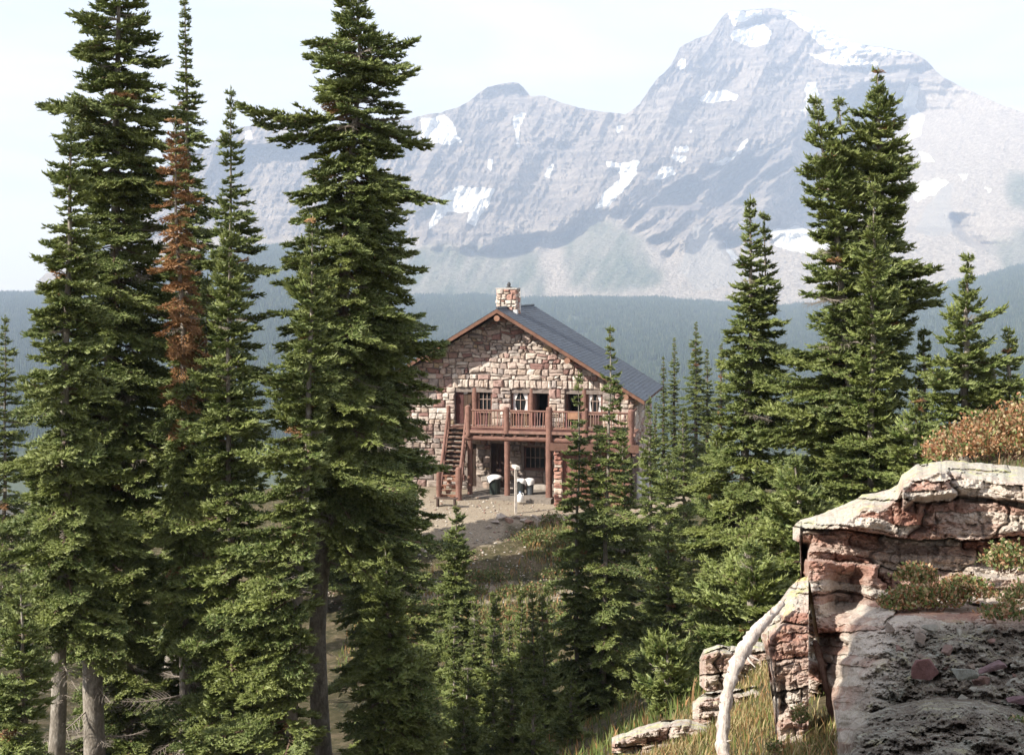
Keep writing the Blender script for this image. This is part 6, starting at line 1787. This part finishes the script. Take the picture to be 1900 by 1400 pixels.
def grass(name, regions, n, hh, wv, cols, seed, kind='stuff'):
    rng_ = np.random.RandomState(seed); P = []
    for (x0, x1, y0, y1, share) in regions:
        k = int(n*share); P.append(np.stack([rng_.uniform(x0, x1, k), rng_.uniform(y0, y1, k)], -1))
    P = np.concatenate(P)
    keep = fbm(P[:, 0]*1.1/hh*0.12, P[:, 1]*1.1/hh*0.12, seed, 3) > rng_.uniform(-0.6, 0.25, len(P)); P = P[keep]
    n = len(P); z = ground_z(P[:, 0], P[:, 1])
    B = np.stack([P[:, 0], P[:, 1], z-0.02], -1)
    az = rng_.uniform(0, 6.28, n); lean = rng_.uniform(0.05, 0.6, n)**1.3; h = hh*rng_.uniform(0.4, 1.3, n)
    D = np.stack([np.cos(az)*lean, np.sin(az)*lean, np.ones(n)], -1)
    S = np.stack([-np.sin(az+rng_.uniform(-1, 1, n)), np.cos(az), np.zeros(n)], -1)*wv*rng_.uniform(0.6, 1.4, (n, 1))
    m1 = B + D*(h*0.55)[:, None]*np.array([0.7, 0.7, 1]); tp = B + D*h[:, None]*np.array([1.3, 1.3, 0.95])
    V = np.stack([B-S, B+S, m1+S*0.8, m1-S*0.8, tp], 1).reshape(-1, 3)
    F = (np.arange(n)[:, None, None]*5+np.array([(0, 1, 2), (0, 2, 3), (3, 2, 4)])[None]).reshape(-1, 3)
    c = np.array(cols)[rng_.randint(0, len(cols), n)]*rng_.uniform(0.7, 1.25, (n, 1))
    C = np.repeat(np.concatenate([c, np.ones((n, 1))], 1), 5, 0)
    o = obj(name, np_mesh(name, V, F, (M_GRASS,), attrs={'col': C})); tag(o, kind=kind); return o
DRY = [(0.40, 0.30, 0.14), (0.46, 0.37, 0.20), (0.30, 0.24, 0.10), (0.20, 0.22, 0.07), (0.14, 0.18, 0.05), (0.35, 0.20, 0.09)]
grass('grass', [(-1.2, 2.4, 5.2, 9.6, 0.72), (1.2, 2.3, 8.6, 11.2, 0.14), (0.0, 3.0, 9.6, 15, 0.14)], 56000, 0.095, 0.0035, DRY, 3)
grass('slope_grass', [(-6, 9, 42, 55, 0.75), (0.5, 4, 55, 59.3, 0.2)], 15000, 0.28, 0.02, DRY[2:] + [(0.10, 0.13, 0.04)], 4)

grass('hillside_grass', [(-4, 9, 12, 40, 1.0)], 42000, 0.26, 0.010, DRY[3:] + [(0.10, 0.14, 0.04), (0.16, 0.2, 0.06)], 8)

def loose_gravel(n=3200):
    rg = np.random.RandomState(12)
    x = rg.uniform(-8, 8, n); y = rg.uniform(50, 64.5, n); s_ = 0.025 + 0.07*rg.rand(n)**3
    z = ground_z(x, y)
    o8 = np.array([(1, 0, 0), (-1, 0, 0), (0, 1, 0), (0, -1, 0), (0, 0, .7), (0, 0, -.5)], float)
    V = (np.stack([x, y, z+s_*0.15], -1)[:, None] + o8[None]*s_[:, None, None]*rg.uniform(.6, 1.2, (n, 6, 1))).reshape(-1, 3)
    f8 = np.array([(0, 2, 4), (2, 1, 4), (1, 3, 4), (3, 0, 4), (2, 0, 5), (1, 2, 5), (3, 1, 5), (0, 3, 5)])
    F = (np.arange(n)[:, None, None]*6 + f8[None]).reshape(-1, 3)
    c = np.array([(0.40, 0.35, 0.29), (0.26, 0.21, 0.17), (0.30, 0.19, 0.15), (0.5, 0.46, 0.4)])[rg.randint(0, 4, n)]
    C = np.repeat(np.concatenate([c, np.ones((n, 1))], 1), 6, 0)
    o = obj('gravel', np_mesh('gravel', V, F, (M_ROCKRED,), attrs={'col': C})); tag(o, kind='stuff')
loose_gravel()

# the fir that shades the lower right corner, beside the camera on the left
make_tree(dict(world=True, d=2.2, seed=77, axis=[(-4.3, 7.2), (-4.3, 3), (-4.3, -3.0)],
               ext=[(7.2, -4.33, -4.27), (6.2, -4.7, -3.9), (4.6, -5.4, -3.2), (3.0, -5.9, -2.8), (1.0, -6.0, -2.7), (-2, -6.0, -2.8)], r=0.12, bottom=-2.0, dens=1.3), 'fir beside the viewer shading the lower right rocks')
